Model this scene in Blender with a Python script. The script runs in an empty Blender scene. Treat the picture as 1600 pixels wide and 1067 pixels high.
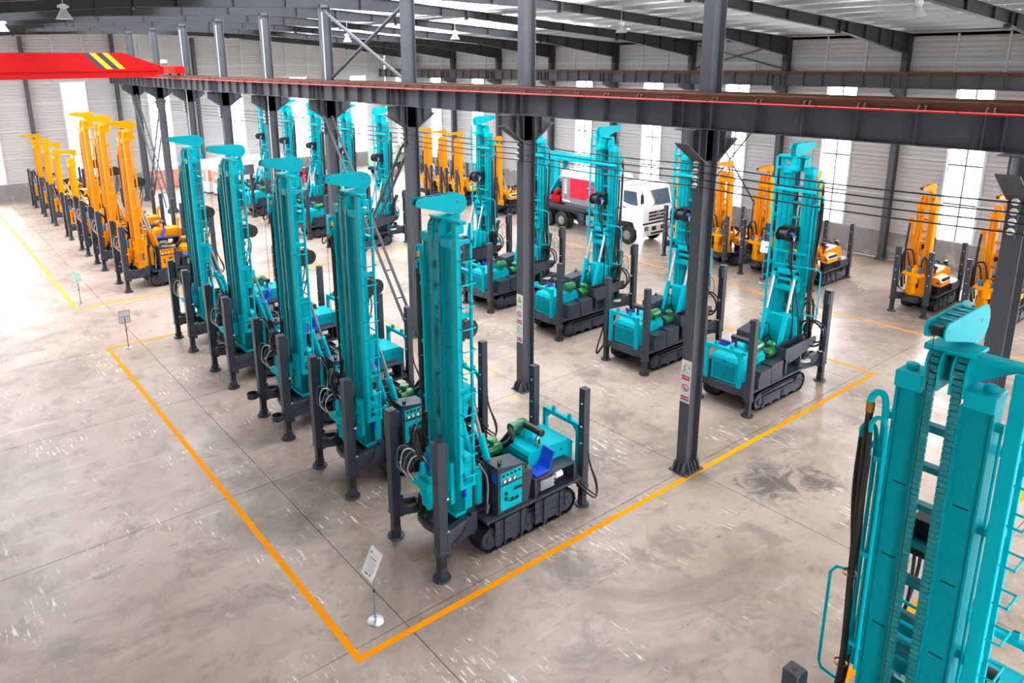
import bpy, math, random
from mathutils import Matrix, Vector
R = math.radians
random.seed(7)
SC = bpy.context.scene
COL = SC.collection

# ------------------------------------------------------------------ camera
CAM_H = 9.85
cam_d = bpy.data.cameras.new('camera')
cam = bpy.data.objects.new('camera', cam_d); COL.objects.link(cam)
cam_d.sensor_fit = 'HORIZONTAL'; cam_d.sensor_width = 36.0
cam_d.lens = 1159.46 / 1600 * 36.0
cam_d.shift_x = (800 - 755.69) / 1600
cam_d.shift_y = (390.36 - 533.5) / 1600
cam_d.clip_end = 400
cam.matrix_world = (Matrix.Translation((0, 0, CAM_H)) @ Matrix.Rotation(-0.6660467, 4, 'Z')
                    @ Matrix.Rotation(1.3198720, 4, 'X') @ Matrix.Rotation(-0.0098831, 4, 'Z'))
SC.camera = cam
# ------------------------------------------------------------------ sky and exposure
W = bpy.data.worlds.new('overcast_sky'); SC.world = W; W.use_nodes = True
bg = W.node_tree.nodes['Background']
bg.inputs['Color'].default_value = (0.97, 0.985, 1.0, 1); bg.inputs['Strength'].default_value = 18.0
SC.view_settings.view_transform = 'Standard'; SC.view_settings.look = 'None'
SC.view_settings.exposure = 0.5; SC.view_settings.gamma = 1.0
SC.view_settings.use_curve_mapping = False

# ------------------------------------------------------------------ materials
def lin(c):
    return tuple(((v / 255) / 12.92 if v <= 10 else ((v / 255 + 0.055) / 1.055) ** 2.4) for v in c)
def nd(t, kind, **kw):
    n = t.nodes.new(kind)
    for k, v in kw.items():
        if k in n.inputs: n.inputs[k].default_value = v
        else: setattr(n, k, v)
    return n
def mat(name, rgb, rough=0.5, metal=0.0, var=0.12, scale=6.0, bump=0.0, spec=0.5, coat=0.0):
    m = bpy.data.materials.new(name); m.use_nodes = True
    t = m.node_tree; b = t.nodes['Principled BSDF']
    c = lin(rgb)
    b.inputs['Roughness'].default_value = rough; b.inputs['Metallic'].default_value = metal
    b.inputs['Specular IOR Level'].default_value = spec
    if coat: b.inputs['Coat Weight'].default_value = coat; b.inputs['Coat Roughness'].default_value = 0.15
    tc = nd(t, 'ShaderNodeTexCoord')
    no = nd(t, 'ShaderNodeTexNoise', Scale=scale, Detail=5.0, Roughness=0.65)
    t.links.new(tc.outputs['Object'], no.inputs['Vector'])
    mx = nd(t, 'ShaderNodeMix', data_type='RGBA')
    mx.inputs[6].default_value = tuple(v * (1 - var) for v in c) + (1,)
    mx.inputs[7].default_value = tuple(min(1, v * (1 + var)) for v in c) + (1,)
    t.links.new(no.outputs['Fac'], mx.inputs[0]); t.links.new(mx.outputs[2], b.inputs['Base Color'])
    if bump:
        bp = nd(t, 'ShaderNodeBump', Strength=bump, Distance=0.01)
        t.links.new(no.outputs['Fac'], bp.inputs['Height']); t.links.new(bp.outputs['Normal'], b.inputs['Normal'])
    return m
def emit(name, rgb, s):
    m = bpy.data.materials.new(name); m.use_nodes = True
    b = m.node_tree.nodes['Principled BSDF']
    b.inputs['Base Color'].default_value = lin(rgb) + (1,)
    b.inputs['Emission Color'].default_value = lin(rgb) + (1,); b.inputs['Emission Strength'].default_value = s
    return m
M = {}
M['teal'] = mat('teal_paint', (0, 174, 188), 0.42, var=0.10, scale=3, spec=0.08)
M['teal_dark'] = mat('teal_paint_shaded', (0, 126, 136), 0.5, var=0.25, scale=9)  # chain and rung teal, darkened to stand for shade inside the mast
M['teal_mast'] = mat('teal_paint_handled', (0, 152, 164), 0.45, var=0.18, scale=5, spec=0.08)
M['orange_mast'] = mat('orange_paint_handled', (226, 142, 10), 0.42, var=0.14, scale=5)
M['orange'] = mat('orange_paint', (240, 150, 4), 0.42, var=0.10, scale=3, spec=0.1)
M['orange_dark'] = mat('orange_paint_dark', (206, 122, 12), 0.45, var=0.22, scale=9)  # darker orange for mast chains and rungs
M['navy'] = mat('navy_grey_paint', (47, 54, 66), 0.40, var=0.15, scale=4)
M['steel'] = mat('grey_steel_paint', (82, 84, 90), 0.62, var=0.12, scale=2.5, spec=0.3)
M['rafter'] = mat('dark_roof_steel', (36, 38, 43), 0.55, var=0.15, scale=1.2)
M['black'] = mat('black_rubber', (14, 14, 15), 0.5, var=0.3, scale=20)
M['blacksteel'] = mat('black_steel', (24, 26, 29), 0.4, var=0.3, scale=8, spec=0.6)
M['track'] = mat('track_iron', (36, 38, 42), 0.45, metal=0.4, var=0.35, scale=14)
M['chrome'] = mat('chrome', (196, 200, 205), 0.28, metal=1.0, var=0.03)
M['brass'] = mat('brass', (176, 128, 56), 0.35, metal=1.0)
M['blue'] = mat('blue_plastic', (18, 70, 205), 0.35, var=0.06)
M['bluemotor'] = mat('blue_motor', (30, 110, 180), 0.4)
M['green'] = mat('green_enamel', (14, 112, 58), 0.28, var=0.1, coat=0.4)
M['white'] = mat('white_paint', (236, 236, 234), 0.4, var=0.03)
M['offwhite'] = mat('pale_panel', (222, 223, 224), 0.5, var=0.04)
M['red'] = mat('crane_red', (168, 8, 10), 0.45, var=0.08, scale=2, spec=0.15)
M['redline'] = mat('conductor_red', (232, 36, 52), 0.4, var=0.1)
M['crimson'] = mat('crimson_door', (200, 12, 52), 0.4, var=0.06)
M['yellow'] = mat('yellow_paint', (250, 178, 10), 0.4, var=0.05)
M['rust'] = mat('rail_rust', (112, 70, 56), 0.6, metal=0.3, var=0.35, scale=12)
M['girt'] = mat('pale_girt', (205, 206, 208), 0.45, var=0.05)
M['mint'] = mat('mint_enamel', (184, 214, 196), 0.45, var=0.04)
M['salmon'] = mat('salmon_board', (226, 150, 132), 0.6, var=0.06)
M['compgrey'] = mat('compressor_grey', (120, 124, 130), 0.42, var=0.05)
M['porcelain'] = mat('porcelain', (235, 235, 232), 0.2, var=0.02)
M['amber'] = mat('amber_lens', (235, 90, 20), 0.25)
M['ink'] = mat('blue_print', (60, 120, 190), 0.6)
M['inkdark'] = mat('dark_print', (40, 44, 52), 0.6)
M['signred'] = mat('sign_red', (196, 24, 52), 0.5)
M['signyellow'] = mat('sign_yellow', (250, 222, 20), 0.5)
M['linepaint'] = mat('floor_line_paint', (250, 152, 0), 0.6, var=0.12, scale=1.8, spec=0.05)
M['linepale'] = mat('worn_floor_line_paint', (240, 164, 56), 0.6, var=0.12, scale=1.8, spec=0.05)
M['brown'] = mat('bronze_filter', (168, 112, 40), 0.35, var=0.1)
M['greyhose'] = mat('grey_hose', (96, 98, 102), 0.45, var=0.2, scale=20)
M['darkblue'] = mat('dark_blue_motor', (20, 62, 140), 0.4)
M['zinc'] = mat('zinc_conduit', (196, 200, 204), 0.35, metal=0.6, var=0.05)

def siding(name, rgb, rough=0.42):
    m = mat(name, rgb, rough, var=0.05, scale=0.6)
    return m
M['siding'] = siding('corrugated_siding', (188, 188, 189))

def concrete(name, dark, light, rough, floor=False):
    m = bpy.data.materials.new(name); m.use_nodes = True
    t = m.node_tree; b = t.nodes['Principled BSDF']; L = t.links.new
    g = nd(t, 'ShaderNodeNewGeometry')
    def noise(s, d=5.0, r=0.6, stretch=None, dist=0.0):
        n = nd(t, 'ShaderNodeTexNoise', Scale=s, Detail=d, Roughness=r, Distortion=dist)
        if stretch:
            mp = nd(t, 'ShaderNodeMapping'); mp.inputs['Rotation'].default_value = (0, 0, stretch[0]); mp.inputs['Scale'].default_value = (stretch[1], stretch[2], 1)
            L(g.outputs['Position'], mp.inputs['Vector']); L(mp.outputs['Vector'], n.inputs['Vector'])
        else: L(g.outputs['Position'], n.inputs['Vector'])
        return n.outputs['Fac']
    def ramp(f, a, c, lo=0.0, hi=1.0):
        r = nd(t, 'ShaderNodeMapRange'); r.inputs[1].default_value = a; r.inputs[2].default_value = c
        r.inputs[3].default_value = lo; r.inputs[4].default_value = hi
        L(f, r.inputs[0]); return r.outputs[0]
    def mixc(f, A, B):
        x = nd(t, 'ShaderNodeMix', data_type='RGBA')
        for i, v in ((6, A), (7, B)):
            if isinstance(v, tuple): x.inputs[i].default_value = v + (1,)
            else: L(v, x.inputs[i])
        if isinstance(f, float): x.inputs[0].default_value = f
        else: L(f, x.inputs[0])
        return x.outputs[2]
    c = mixc(ramp(noise(0.35, 6, 0.6), 0.3, 0.7), lin(dark), lin(light))
    c = mixc(ramp(noise(2.2, 6, 0.7), 0.52, 0.80, 0, 0.45), c, tuple(v * 0.55 for v in lin(dark)))
    if floor:
        c = mixc(ramp(noise(0.22, 7, 0.72, dist=0.8), 0.48, 0.68, 0, 0.75), c, tuple(v * 0.40 for v in lin(dark)))
        c = mixc(ramp(noise(1.0, 6, 0.6, stretch=(0.3, 0.35, 3.0)), 0.60, 0.74, 0, 0.45), c, lin((206, 198, 190)))
        sc = ramp(noise(2.6, 4, 0.6, stretch=(R(52), 6.0, 0.9)), 0.58, 0.63)
        pk = ramp(noise(0.55, 4, 0.6), 0.54, 0.62)
        c = mixc(ramp(noise(0.9, 7, 0.75, dist=0.5), 0.52, 0.64, 0, 0.6), c, tuple(v * 0.55 for v in lin(dark)))
        c = mixc(ramp(noise(5.0, 4, 0.7, stretch=(0.5, 0.3, 1.6)), 0.64, 0.70, 0, 0.7), c, tuple(v * 0.3 for v in lin(dark)))
        ml = nd(t, 'ShaderNodeMath', operation='MULTIPLY'); L(sc, ml.inputs[0]); L(pk, ml.inputs[1])
        m2 = nd(t, 'ShaderNodeMath', operation='MULTIPLY'); L(ml.outputs[0], m2.inputs[0]); m2.inputs[1].default_value = 0.9
        c = mixc(m2.outputs[0], c, lin((236, 232, 226)))
        # oil stains with a shape of their own
        for (sx, sy, sr, k) in ((15.05, 8.2, 0.85, 0.8), (16.0, 7.55, 0.7, 0.8), (15.6, 8.75, 0.55, 0.55), (11.4, 8.25, 0.8, 0.35), (9.3, 9.0, 0.7, 0.35), (11.1, 11.6, 2.0, 0.35), (13.2, 13.4, 1.2, 0.35), (17.2, 9.6, 0.9, 0.35), (10.2, 15.0, 1.8, 0.35), (14.7, 13.0, 0.8, 0.45)):
            d = nd(t, 'ShaderNodeVectorMath', operation='DISTANCE'); d.inputs[1].default_value = (sx, sy, 0)
            L(g.outputs['Position'], d.inputs[0])
            dn = nd(t, 'ShaderNodeMath', operation='MULTIPLY_ADD'); L(noise(1.9, 6, 0.75, dist=1.2), dn.inputs[0]); dn.inputs[1].default_value = sr * 3.6; L(d.outputs['Value'], dn.inputs[2])
            f = ramp(dn.outputs[0], sr * 2.1, sr * 2.7, k, 0.0)
            c = mixc(f, c, lin((74, 70, 68)))
        # worn yellow paint patches
        for (sx, sy, sr) in ((13.7, 17.9, 0.75), (13.0, 18.9, 0.6), (13.35, 15.6, 0.25)):
            d = nd(t, 'ShaderNodeVectorMath', operation='DISTANCE'); d.inputs[1].default_value = (sx, sy, 0)
            L(g.outputs['Position'], d.inputs[0])
            dn = nd(t, 'ShaderNodeMath', operation='MULTIPLY_ADD'); L(noise(3.2, 5, 0.7), dn.inputs[0]); dn.inputs[1].default_value = sr * 3.0; L(d.outputs['Value'], dn.inputs[2])
            c = mixc(ramp(dn.outputs[0], sr * 1.8, sr * 2.5, 0.7, 0.0), c, lin((232, 176, 84)))
    else:
        c = mixc(ramp(noise(1.1, 6, 0.7), 0.54, 0.62, 0, 0.55), c, lin((190, 188, 186)))
        c = mixc(ramp(noise(3.5, 3, 0.5), 0.68, 0.72, 0, 0.8), c, lin((70, 70, 72)))
    L(c, b.inputs['Base Color'])
    L(ramp(noise(1.3, 5), 0.3, 0.7, rough - 0.08, rough + 0.12), b.inputs['Roughness'])
    bp = nd(t, 'ShaderNodeBump', Strength=0.12, Distance=0.01); L(noise(9, 5), bp.inputs['Height']); L(bp.outputs['Normal'], b.inputs['Normal'])
    return m
M['floor'] = concrete('worn_concrete_floor', (158, 139, 127), (186, 168, 156), 0.36, True)
M['joint'] = mat('joint_dirt', (74, 68, 64), 0.8)
M['plinth'] = concrete('patched_concrete_plinth', (120, 118, 118), (150, 148, 147), 0.7)
M['ground'] = mat('yard_concrete', (176, 174, 170), 0.8, scale=0.3)

def foil():
    m = bpy.data.materials.new('silver_roof_foil'); m.use_nodes = True
    t = m.node_tree; b = t.nodes['Principled BSDF']; L = t.links.new
    b.inputs['Base Color'].default_value = (0.86, 0.89, 0.89, 1); b.inputs['Metallic'].default_value = 0.35; b.inputs['Roughness'].default_value = 0.28
    g = nd(t, 'ShaderNodeNewGeometry')
    mp = nd(t, 'ShaderNodeMapping'); mp.inputs['Scale'].default_value = (2.6, 0.35, 1); L(g.outputs['Position'], mp.inputs['Vector'])
    n = nd(t, 'ShaderNodeTexNoise', Scale=1.0, Detail=4.0); L(mp.outputs['Vector'], n.inputs['Vector'])
    bp = nd(t, 'ShaderNodeBump', Strength=0.9, Distance=0.12); L(n.outputs['Fac'], bp.inputs['Height']); L(bp.outputs['Normal'], b.inputs['Normal'])
    return m
M['foil'] = foil()
def glass(name, gloss=0.08, tint=(1, 1, 1)):
    m = bpy.data.materials.new(name); m.use_nodes = True
    t = m.node_tree; t.nodes.remove(t.nodes['Principled BSDF']); o = t.nodes['Material Output']
    tr = nd(t, 'ShaderNodeBsdfTransparent'); tr.inputs['Color'].default_value = tint + (1,)
    gl = nd(t, 'ShaderNodeBsdfGlossy', Roughness=0.03)
    mx = nd(t, 'ShaderNodeMixShader', Fac=gloss)
    t.links.new(tr.outputs[0], mx.inputs[1]); t.links.new(gl.outputs[0], mx.inputs[2]); t.links.new(mx.outputs[0], o.inputs['Surface'])
    return m
M['glass'] = glass('window_glass')
M['added_rooflight'] = glass('added_translucent_roof_light', 0.05, (0.30, 0.305, 0.31))  # sheet for invented roof strips that bring in daylight
M['cabglass'] = mat('dark_cab_glass', (70, 92, 112), 0.06, var=0.25, scale=2.0, spec=1.0)

# ------------------------------------------------------------------ mesh helpers
class MB:
    def __init__(s): s.v = []; s.f = []
    def add(s, vs, fs):
        o = len(s.v); s.v += [tuple(v) for v in vs]; s.f += [tuple(i + o for i in f) for f in fs]; return s
    def bx(s, x0, x1, y0, y1, z0, z1, c=0.0, T=None):
        if c <= 0:
            vs = [(x, y, z) for z in (z0, z1) for y in (y0, y1) for x in (x0, x1)]
            fs = [(0, 2, 3, 1), (4, 5, 7, 6), (0, 1, 5, 4), (2, 6, 7, 3), (0, 4, 6, 2), (1, 3, 7, 5)]
        else:
            vs = []; ix = {}
            for i in (0, 1):
                for j in (0, 1):
                    for k in (0, 1):
                        X, Y, Z = (x0, x1)[i], (y0, y1)[j], (z0, z1)[k]
                        sx, sy, sz = (1, -1)[i] * c, (1, -1)[j] * c, (1, -1)[k] * c
                        for a, p in (('x', (X, Y + sy, Z + sz)), ('y', (X + sx, Y, Z + sz)), ('z', (X + sx, Y + sy, Z))):
                            ix[i, j, k, a] = len(vs); vs.append(p)
            I = lambda i, j, k, a: ix[i, j, k, a]
            fs = [tuple(I(0, j, k, 'x') for j, k in ((0, 0), (0, 1), (1, 1), (1, 0))), tuple(I(1, j, k, 'x') for j, k in ((0, 0), (1, 0), (1, 1), (0, 1))),
                  tuple(I(i, 0, k, 'y') for i, k in ((0, 0), (1, 0), (1, 1), (0, 1))), tuple(I(i, 1, k, 'y') for i, k in ((0, 0), (0, 1), (1, 1), (1, 0))),
                  tuple(I(i, j, 0, 'z') for i, j in ((0, 0), (0, 1), (1, 1), (1, 0))), tuple(I(i, j, 1, 'z') for i, j in ((0, 0), (1, 0), (1, 1), (0, 1)))]
            for j in (0, 1):
                for k in (0, 1):
                    q = (I(0, j, k, 'y'), I(1, j, k, 'y'), I(1, j, k, 'z'), I(0, j, k, 'z')); fs.append(q if (j + k) % 2 == 1 else q[::-1])
            for i in (0, 1):
                for k in (0, 1):
                    q = (I(i, 0, k, 'x'), I(i, 1, k, 'x'), I(i, 1, k, 'z'), I(i, 0, k, 'z')); fs.append(q if (i + k) % 2 == 0 else q[::-1])
                for j in (0, 1):
                    q = (I(i, j, 0, 'x'), I(i, j, 1, 'x'), I(i, j, 1, 'y'), I(i, j, 0, 'y')); fs.append(q if (i + j) % 2 == 1 else q[::-1])
                    for k in (0, 1):
                        q = (I(i, j, k, 'x'), I(i, j, k, 'y'), I(i, j, k, 'z')); fs.append(q if (i + j + k) % 2 == 1 else q[::-1])
        if T: vs = [T @ Vector(v) for v in vs]
        return s.add(vs, fs)
    def bar(s, p, q, w, h, up=(0, 0, 1), c=0.0):
        p, q = Vector(p), Vector(q); d = q - p; l = d.length; d.normalize()
        u = Vector(up)
        if abs(d.dot(u)) > 0.98: u = Vector((1, 0, 0))
        y = u.cross(d).normalized(); z = d.cross(y)
        T = Matrix.Translation(p) @ Matrix((d, y, z)).transposed().to_4x4()
        return s.bx(0, l, -w / 2, w / 2, -h / 2, h / 2, c, T)
    def tube(s, pts, r, n=8, closed=False, caps=True):
        pts = [Vector(p) for p in pts]; k = len(pts)
        rs = r if isinstance(r, (list, tuple)) else [r] * k
        vs = []; prev = None
        for i, p in enumerate(pts):
            a = pts[(i - 1) % k] if (closed or i > 0) else p
            b = pts[(i + 1) % k] if (closed or i < k - 1) else p
            d = (b - a).normalized()
            if prev is None:
                u = Vector((0, 0, 1)) if abs(d.z) < 0.9 else Vector((1, 0, 0))
                u = (u - d * u.dot(d)).normalized()
            else:
                u = prev - d * prev.dot(d)
                u = u.normalized() if u.length > 1e-6 else d.orthogonal().normalized()
            prev = u; w = d.cross(u)
            for j in range(n):
                t = 2 * math.pi * j / n
                vs.append(p + (u * math.cos(t) + w * math.sin(t)) * rs[i])
        fs = []
        for i in range(k if closed else k - 1):
            i2 = (i + 1) % k
            for j in range(n):
                j2 = (j + 1) % n
                fs.append((i * n + j, i * n + j2, i2 * n + j2, i2 * n + j))
        if caps and not closed:
            fs.append(tuple(range(n - 1, -1, -1))); fs.append(tuple((k - 1) * n + j for j in range(n)))
        return s.add(vs, fs)
    def cyl(s, p, q, r, n=16): return s.tube([p, q], r, n)
    def lathe(s, prof, p, ax='z', n=20):
        px = Vector(p); vs = []
        for (r, h) in prof:
            for j in range(n):
                t = 2 * math.pi * j / n; a, b = r * math.cos(t), r * math.sin(t)
                vs.append(px + (Vector((a, b, h)) if ax == 'z' else Vector((h, a, b)) if ax == 'x' else Vector((b, h, a))))
        fs = []; k = len(prof)
        for i in range(k - 1):
            for j in range(n):
                j2 = (j + 1) % n; fs.append((i * n + j, i * n + j2, (i + 1) * n + j2, (i + 1) * n + j))
        fs.append(tuple(range(n - 1, -1, -1))); fs.append(tuple((k - 1) * n + j for j in range(n)))
        return s.add(vs, fs)
    def prism(s, poly, ax, d0, d1):
        mk = {'y': lambda a, b, d: (a, d, b), 'x': lambda a, b, d: (d, a, b), 'z': lambda a, b, d: (a, b, d)}[ax]
        n = len(poly)
        vs = [mk(a, b, d0) for a, b in poly] + [mk(a, b, d1) for a, b in poly]
        fs = [tuple(range(n - 1, -1, -1)), tuple(range(n, 2 * n))] + [(i, (i + 1) % n, n + (i + 1) % n, n + i) for i in range(n)]
        ar = sum(poly[i][0] * poly[(i + 1) % n][1] - poly[(i + 1) % n][0] * poly[i][1] for i in range(n))
        fl = (ar < 0) ^ (d1 < d0) ^ (ax == 'y')
        if fl: fs = [f[::-1] for f in fs]
        return s.add(vs, fs)
    def mesh(s, name, m):
        me = bpy.data.meshes.new(name); me.from_pydata(s.v, [], s.f); me.validate()
        me.materials.append(m if not isinstance(m, str) else M[m])
        me.shade_smooth(); me.set_sharp_from_angle(angle=R(38)); me.update()
        return me
    def build(s, name, m, parent=None, **kw):
        return link(name, s.mesh(name, m), parent, **kw)
def link(name, me, parent=None, loc=None, **kw):
    o = bpy.data.objects.new(name, me); COL.objects.link(o)
    if parent is not None: o.parent = parent
    if loc is not None: o.location = loc
    for k, v in kw.items(): o[k] = v
    return o
def tag(o, label, cat, group=None):
    o['label'] = label; o['category'] = cat
    if group: o['group'] = group
    return o
def thing(name, label, cat, loc=(0, 0, 0), rz=0.0, group=None):
    o = bpy.data.objects.new(name, None); COL.objects.link(o)
    o.location = loc; o.rotation_euler = (0, 0, rz); o.empty_display_size = 0.3
    return tag(o, label, cat, group)
def structure(name, label=None):
    o = bpy.data.objects.new(name, None); COL.objects.link(o); o['kind'] = 'structure'; o.empty_display_size = 0.3
    if label: o['label'] = label
    return o
def copy_tree(o, kids, parent=None):
    c = o.copy(); COL.objects.link(c)
    if parent is not None: c.parent = parent
    for ch in kids.get(o, ()): copy_tree(ch, kids, c)
    return c
def kid_map(root):
    km = {}
    for o in bpy.data.objects:
        if o.parent: km.setdefault(o.parent, []).append(o)
    return km
def curve(pts, n=6):
    P = [Vector(p) for p in pts]; P = [2 * P[0] - P[1]] + P + [2 * P[-1] - P[-2]]; out = []
    for i in range(1, len(P) - 2):
        a, b, c, d = P[i - 1:i + 3]
        for k in range(n):
            t = k / n
            out.append(0.5 * (2 * b + (c - a) * t + (2 * a - 5 * b + 4 * c - d) * t * t + (3 * b - a - 3 * c + d) * t ** 3))
    out.append(P[-2]); return out
def rings(c, r, ax, n=24):
    out = []
    for j in range(n):
        t = 2 * math.pi * j / n; a, b = r * math.cos(t), r * math.sin(t)
        out.append(Vector(c) + (Vector((a, b, 0)) if ax == 'z' else Vector((0, a, b)) if ax == 'x' else Vector((a, 0, b))))
    return out
def text_mesh(body, size, m, depth=0.002):
    cu = bpy.data.curves.new('lettering', 'FONT'); cu.body = body; cu.size = size; cu.align_x = 'CENTER'; cu.align_y = 'CENTER'; cu.extrude = depth; cu.resolution_u = 2
    o = bpy.data.objects.new('lettering', cu); COL.objects.link(o)
    dg = bpy.context.evaluated_depsgraph_get()
    me = bpy.data.meshes.new_from_object(o.evaluated_get(dg)); me.name = 'lettering'
    bpy.data.objects.remove(o); me.materials.clear(); me.materials.append(M[m])
    return me

# ================================================================== THE HALL
XC, XW, YG = 14.03, 38.0, 63.5            # column line, right wall, end wall
YS = [3.85 + 6 * k for k in range(-1, 10)]     # frames
Y0, XL = -6.0, -10.0
# ---- floor: slabs with open joints
floor = MB().bx(XL, XW, Y0, YG, -0.30, -0.02).build('floor', 'joint', kind='structure', label='worn beige concrete hall floor')
xs = [XL, -2.44, 5.83, 14.10, 22.37, 30.64, XW]; ys = [Y0] + [3.9 + 5.94 * k for k in range(0, 11)]; ys = [y for y in ys if y < YG - 1] + [YG]
for i in range(len(xs) - 1):
    for j in range(len(ys) - 1):
        MB().bx(xs[i] + .008, xs[i + 1] - .008, ys[j] + .008, ys[j + 1] - .008, -0.02, 0.0).build('floor_slab', 'floor', floor)
MB().bx(-90, 130, -60, 160, -0.6, -0.32).build('ground', 'ground', kind='structure', label='pale yard ground outside the hall')
LW = 0.13
def line(x0, y0, x1, y1, m='linepaint', w=LW):
    b = MB()
    if abs(x1 - x0) < abs(y1 - y0): b.bx(x0 - w / 2, x0 + w / 2, min(y0, y1), max(y0, y1), 0.0, 0.003)
    else: b.bx(min(x0, x1), max(x0, x1), y0 - w / 2, y0 + w / 2, 0.0, 0.003)
    b.build('floor_line', m, floor)
h = LW / 2
line(4.77, 9.53, 4.77, 27.85); line(4.77 + h, 9.6, 23.42, 9.6); line(4.77 + h, 27.78, 12.6, 27.78)
line(23.4, 9.6 + h, 23.4, 27.9, 'linepale'); line(4.77, 33.3, 4.77, 62.5, 'linepale'); line(4.77 + h, 33.37, 23.4, 33.37, 'linepaint')
line(23.4, 33.4 + h, 23.4, 60.0, 'linepale'); line(28.2, 2.0, 28.2, 30.5, 'linepale')
line(13.9, 18.7, 13.9, 27.6, 'linepale', 0.1)
line(4.77, 4.25, 23.4, 4.25); line(4.77, -3.0, 4.77, 4.25 - h)

# ---- walls
def ribbed(lo, hi, z0, z1, at, axis, period=0.22, depth=0.06):
    """horizontal ribbed siding between lo and hi; axis 'x' = wall at x=at facing -x, 'y' = wall at y=at facing -y"""
    prof = []; z = z0
    while z < z1 - 1e-6:
        for dz, d in ((0, depth), (0.62, depth), (0.68, 0), (0.94, 0), (1.0, depth)):
            zz = z + dz * period
            if zz <= z1 + 1e-6: prof.append((zz, d))
        z += period
    if prof[-1][0] < z1 - 1e-4: prof.append((z1, prof[-1][1]))
    b = MB(); vs = []
    for (zz, d) in prof:
        for e in (lo, hi):
            vs.append((at - d, e, zz) if axis == 'x' else (e, at - d, zz))
    n = len(prof)
    fs = [(2 * i, 2 * i + 2, 2 * i + 3, 2 * i + 1) if axis == 'y' else (2 * i, 2 * i + 1, 2 * i + 3, 2 * i + 2) for i in range(n - 1)]
    return b.add(vs, fs)
def hsec(x, y, z0, z1, dx, dy, tf=0.02, tw=0.014, along='x'):
    """H section post, web along x (flanges face +-x) or y"""
    b = MB()
    if along == 'x':
        b.bx(x - dx / 2, x - dx / 2 + tf, y - dy / 2, y + dy / 2, z0, z1); b.bx(x + dx / 2 - tf, x + dx / 2, y - dy / 2, y + dy / 2, z0, z1)
        b.bx(x - dx / 2 + tf, x + dx / 2 - tf, y - tw / 2, y + tw / 2, z0, z1)
    else:
        b.bx(x - dx / 2, x + dx / 2, y - dy / 2, y - dy / 2 + tf, z0, z1); b.bx(x - dx / 2, x + dx / 2, y + dy / 2 - tf, y + dy / 2, z0, z1)
        b.bx(x - tw / 2, x + tw / 2, y - dy / 2 + tf, y + dy / 2 - tf, z0, z1)
    return b
ZP, ZWT, ZEAVE = 1.36, 8.5, 11.2
GZ = (3.2, 5.12, 7.05, 9.55)
win_n = [0]
def window(axis, c, hw, at, z0=ZP, z1=ZWT):
    win_n[0] += 1
    o = structure('window_%d' % win_n[0], 'tall white daylit factory window')
    def B(a0, a1, z0_, z1_, d0, d1):
        b = MB()
        return b.bx(at + d0, at + d1, a0, a1, z0_, z1_) if axis == 'x' else b.bx(a0, a1, at + d0, at + d1, z0_, z1_)
    f = MB()
    for part in (B(c - hw, c - hw + .06, z0, z1, -.05, .05), B(c + hw - .06, c + hw, z0, z1, -.05, .05), B(c - hw + .06, c + hw - .06, z0, z0 + .06, -.05, .05), B(c - hw + .06, c + hw - .06, z1 - .06, z1, -.05, .05)):
        f.add(part.v, part.f)
    f.build('window_frame', 'girt', o)
    zr = [z0 + .06, 3.15, 4.95, 6.8, z1 - .06]
    for z in zr[1:-1]: B(c - hw + .06, c + hw - .06, z - .035, z + .035, -.05, .05).build('window_bar', 'rafter', o)
    for i in range(4):
        a, b_ = zr[i] + (.035 if i else 0), zr[i + 1] - (.035 if i < 3 else 0)
        B(c - .025, c + .025, a, b_, -.04, .04).build('window_bar', 'rafter', o)
        for (p, q) in ((c - hw + .06, c - .025), (c + .025, c + hw - .06)):
            B(p, q, a, b_, -.004, .004).build('pane', 'glass', o)
def build_wall(name, axis, at, posts, zt, label, wins=True, hw=0.75):
    w = structure(name, label)
    lo, hi = posts[0], posts[-1]
    (MB().bx(at, at + .22, lo, hi, 0, ZP) if axis == 'x' else MB().bx(lo, hi, at, at + .22, 0, ZP)).build('plinth', 'plinth', w)
    for i in range(len(posts) - 1):
        a, b_ = posts[i], posts[i + 1]; c = (a + b_) / 2
        ztop = max(zt(a), zt(b_)) if callable(zt) else zt
        if wins:
            window(axis, c, hw, at + .08)
            for (p, q) in ((a, c - hw), (c + hw, b_)): ribbed(p, q, ZP, ZWT, at + .06, axis).build('wall_panel', 'siding', w)
            ribbed(a, b_, ZWT, ztop, at + .06, axis).build('wall_panel', 'siding', w)
        else:
            ribbed(a, b_, ZP, ztop, at + .06, axis).build('wall_panel', 'siding', w)
        for z in GZ:
            segs = [(a + .15, c - hw), (c + hw, b_ - .15)] if (z < ZWT and wins) else [(a + .15, b_ - .15)]
            for (p, q) in segs:
                (MB().bx(at - .09, at, p, q, z - .04, z + .04) if axis == 'x' else MB().bx(p, q, at - .09, at, z - .04, z + .04)).build('girt', 'girt', w)
        for t in (a + (b_ - a) / 3, a + 2 * (b_ - a) / 3):
            (MB().bx(at - .06, at, t - .04, t + .04, 8.6, ztop - .25) if axis == 'x' else MB().bx(t - .04, t + .04, at - .06, at, 8.6, ztop - .25)).build('wall_strut', 'girt', w)
        for s_ in (-1, 1):
            t = c + s_ * (hw + .04)
            (MB().bx(at - .07, at, t - .04, t + .04, ZP, 8.6) if axis == 'x' else MB().bx(t - .04, t + .04, at - .07, at, ZP, 8.6)).build('window_jamb', 'girt', w)
    return w
roofz = lambda x: 12.5 - 0.0705 * abs(x - XC)       # underside of the roof sheet
wr = build_wall('wall_right', 'x', XW, [-2.15 + 6 * k for k in range(0, 11)] + [YG], 11.05, 'right long wall of pale ribbed siding on a concrete plinth')
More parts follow.
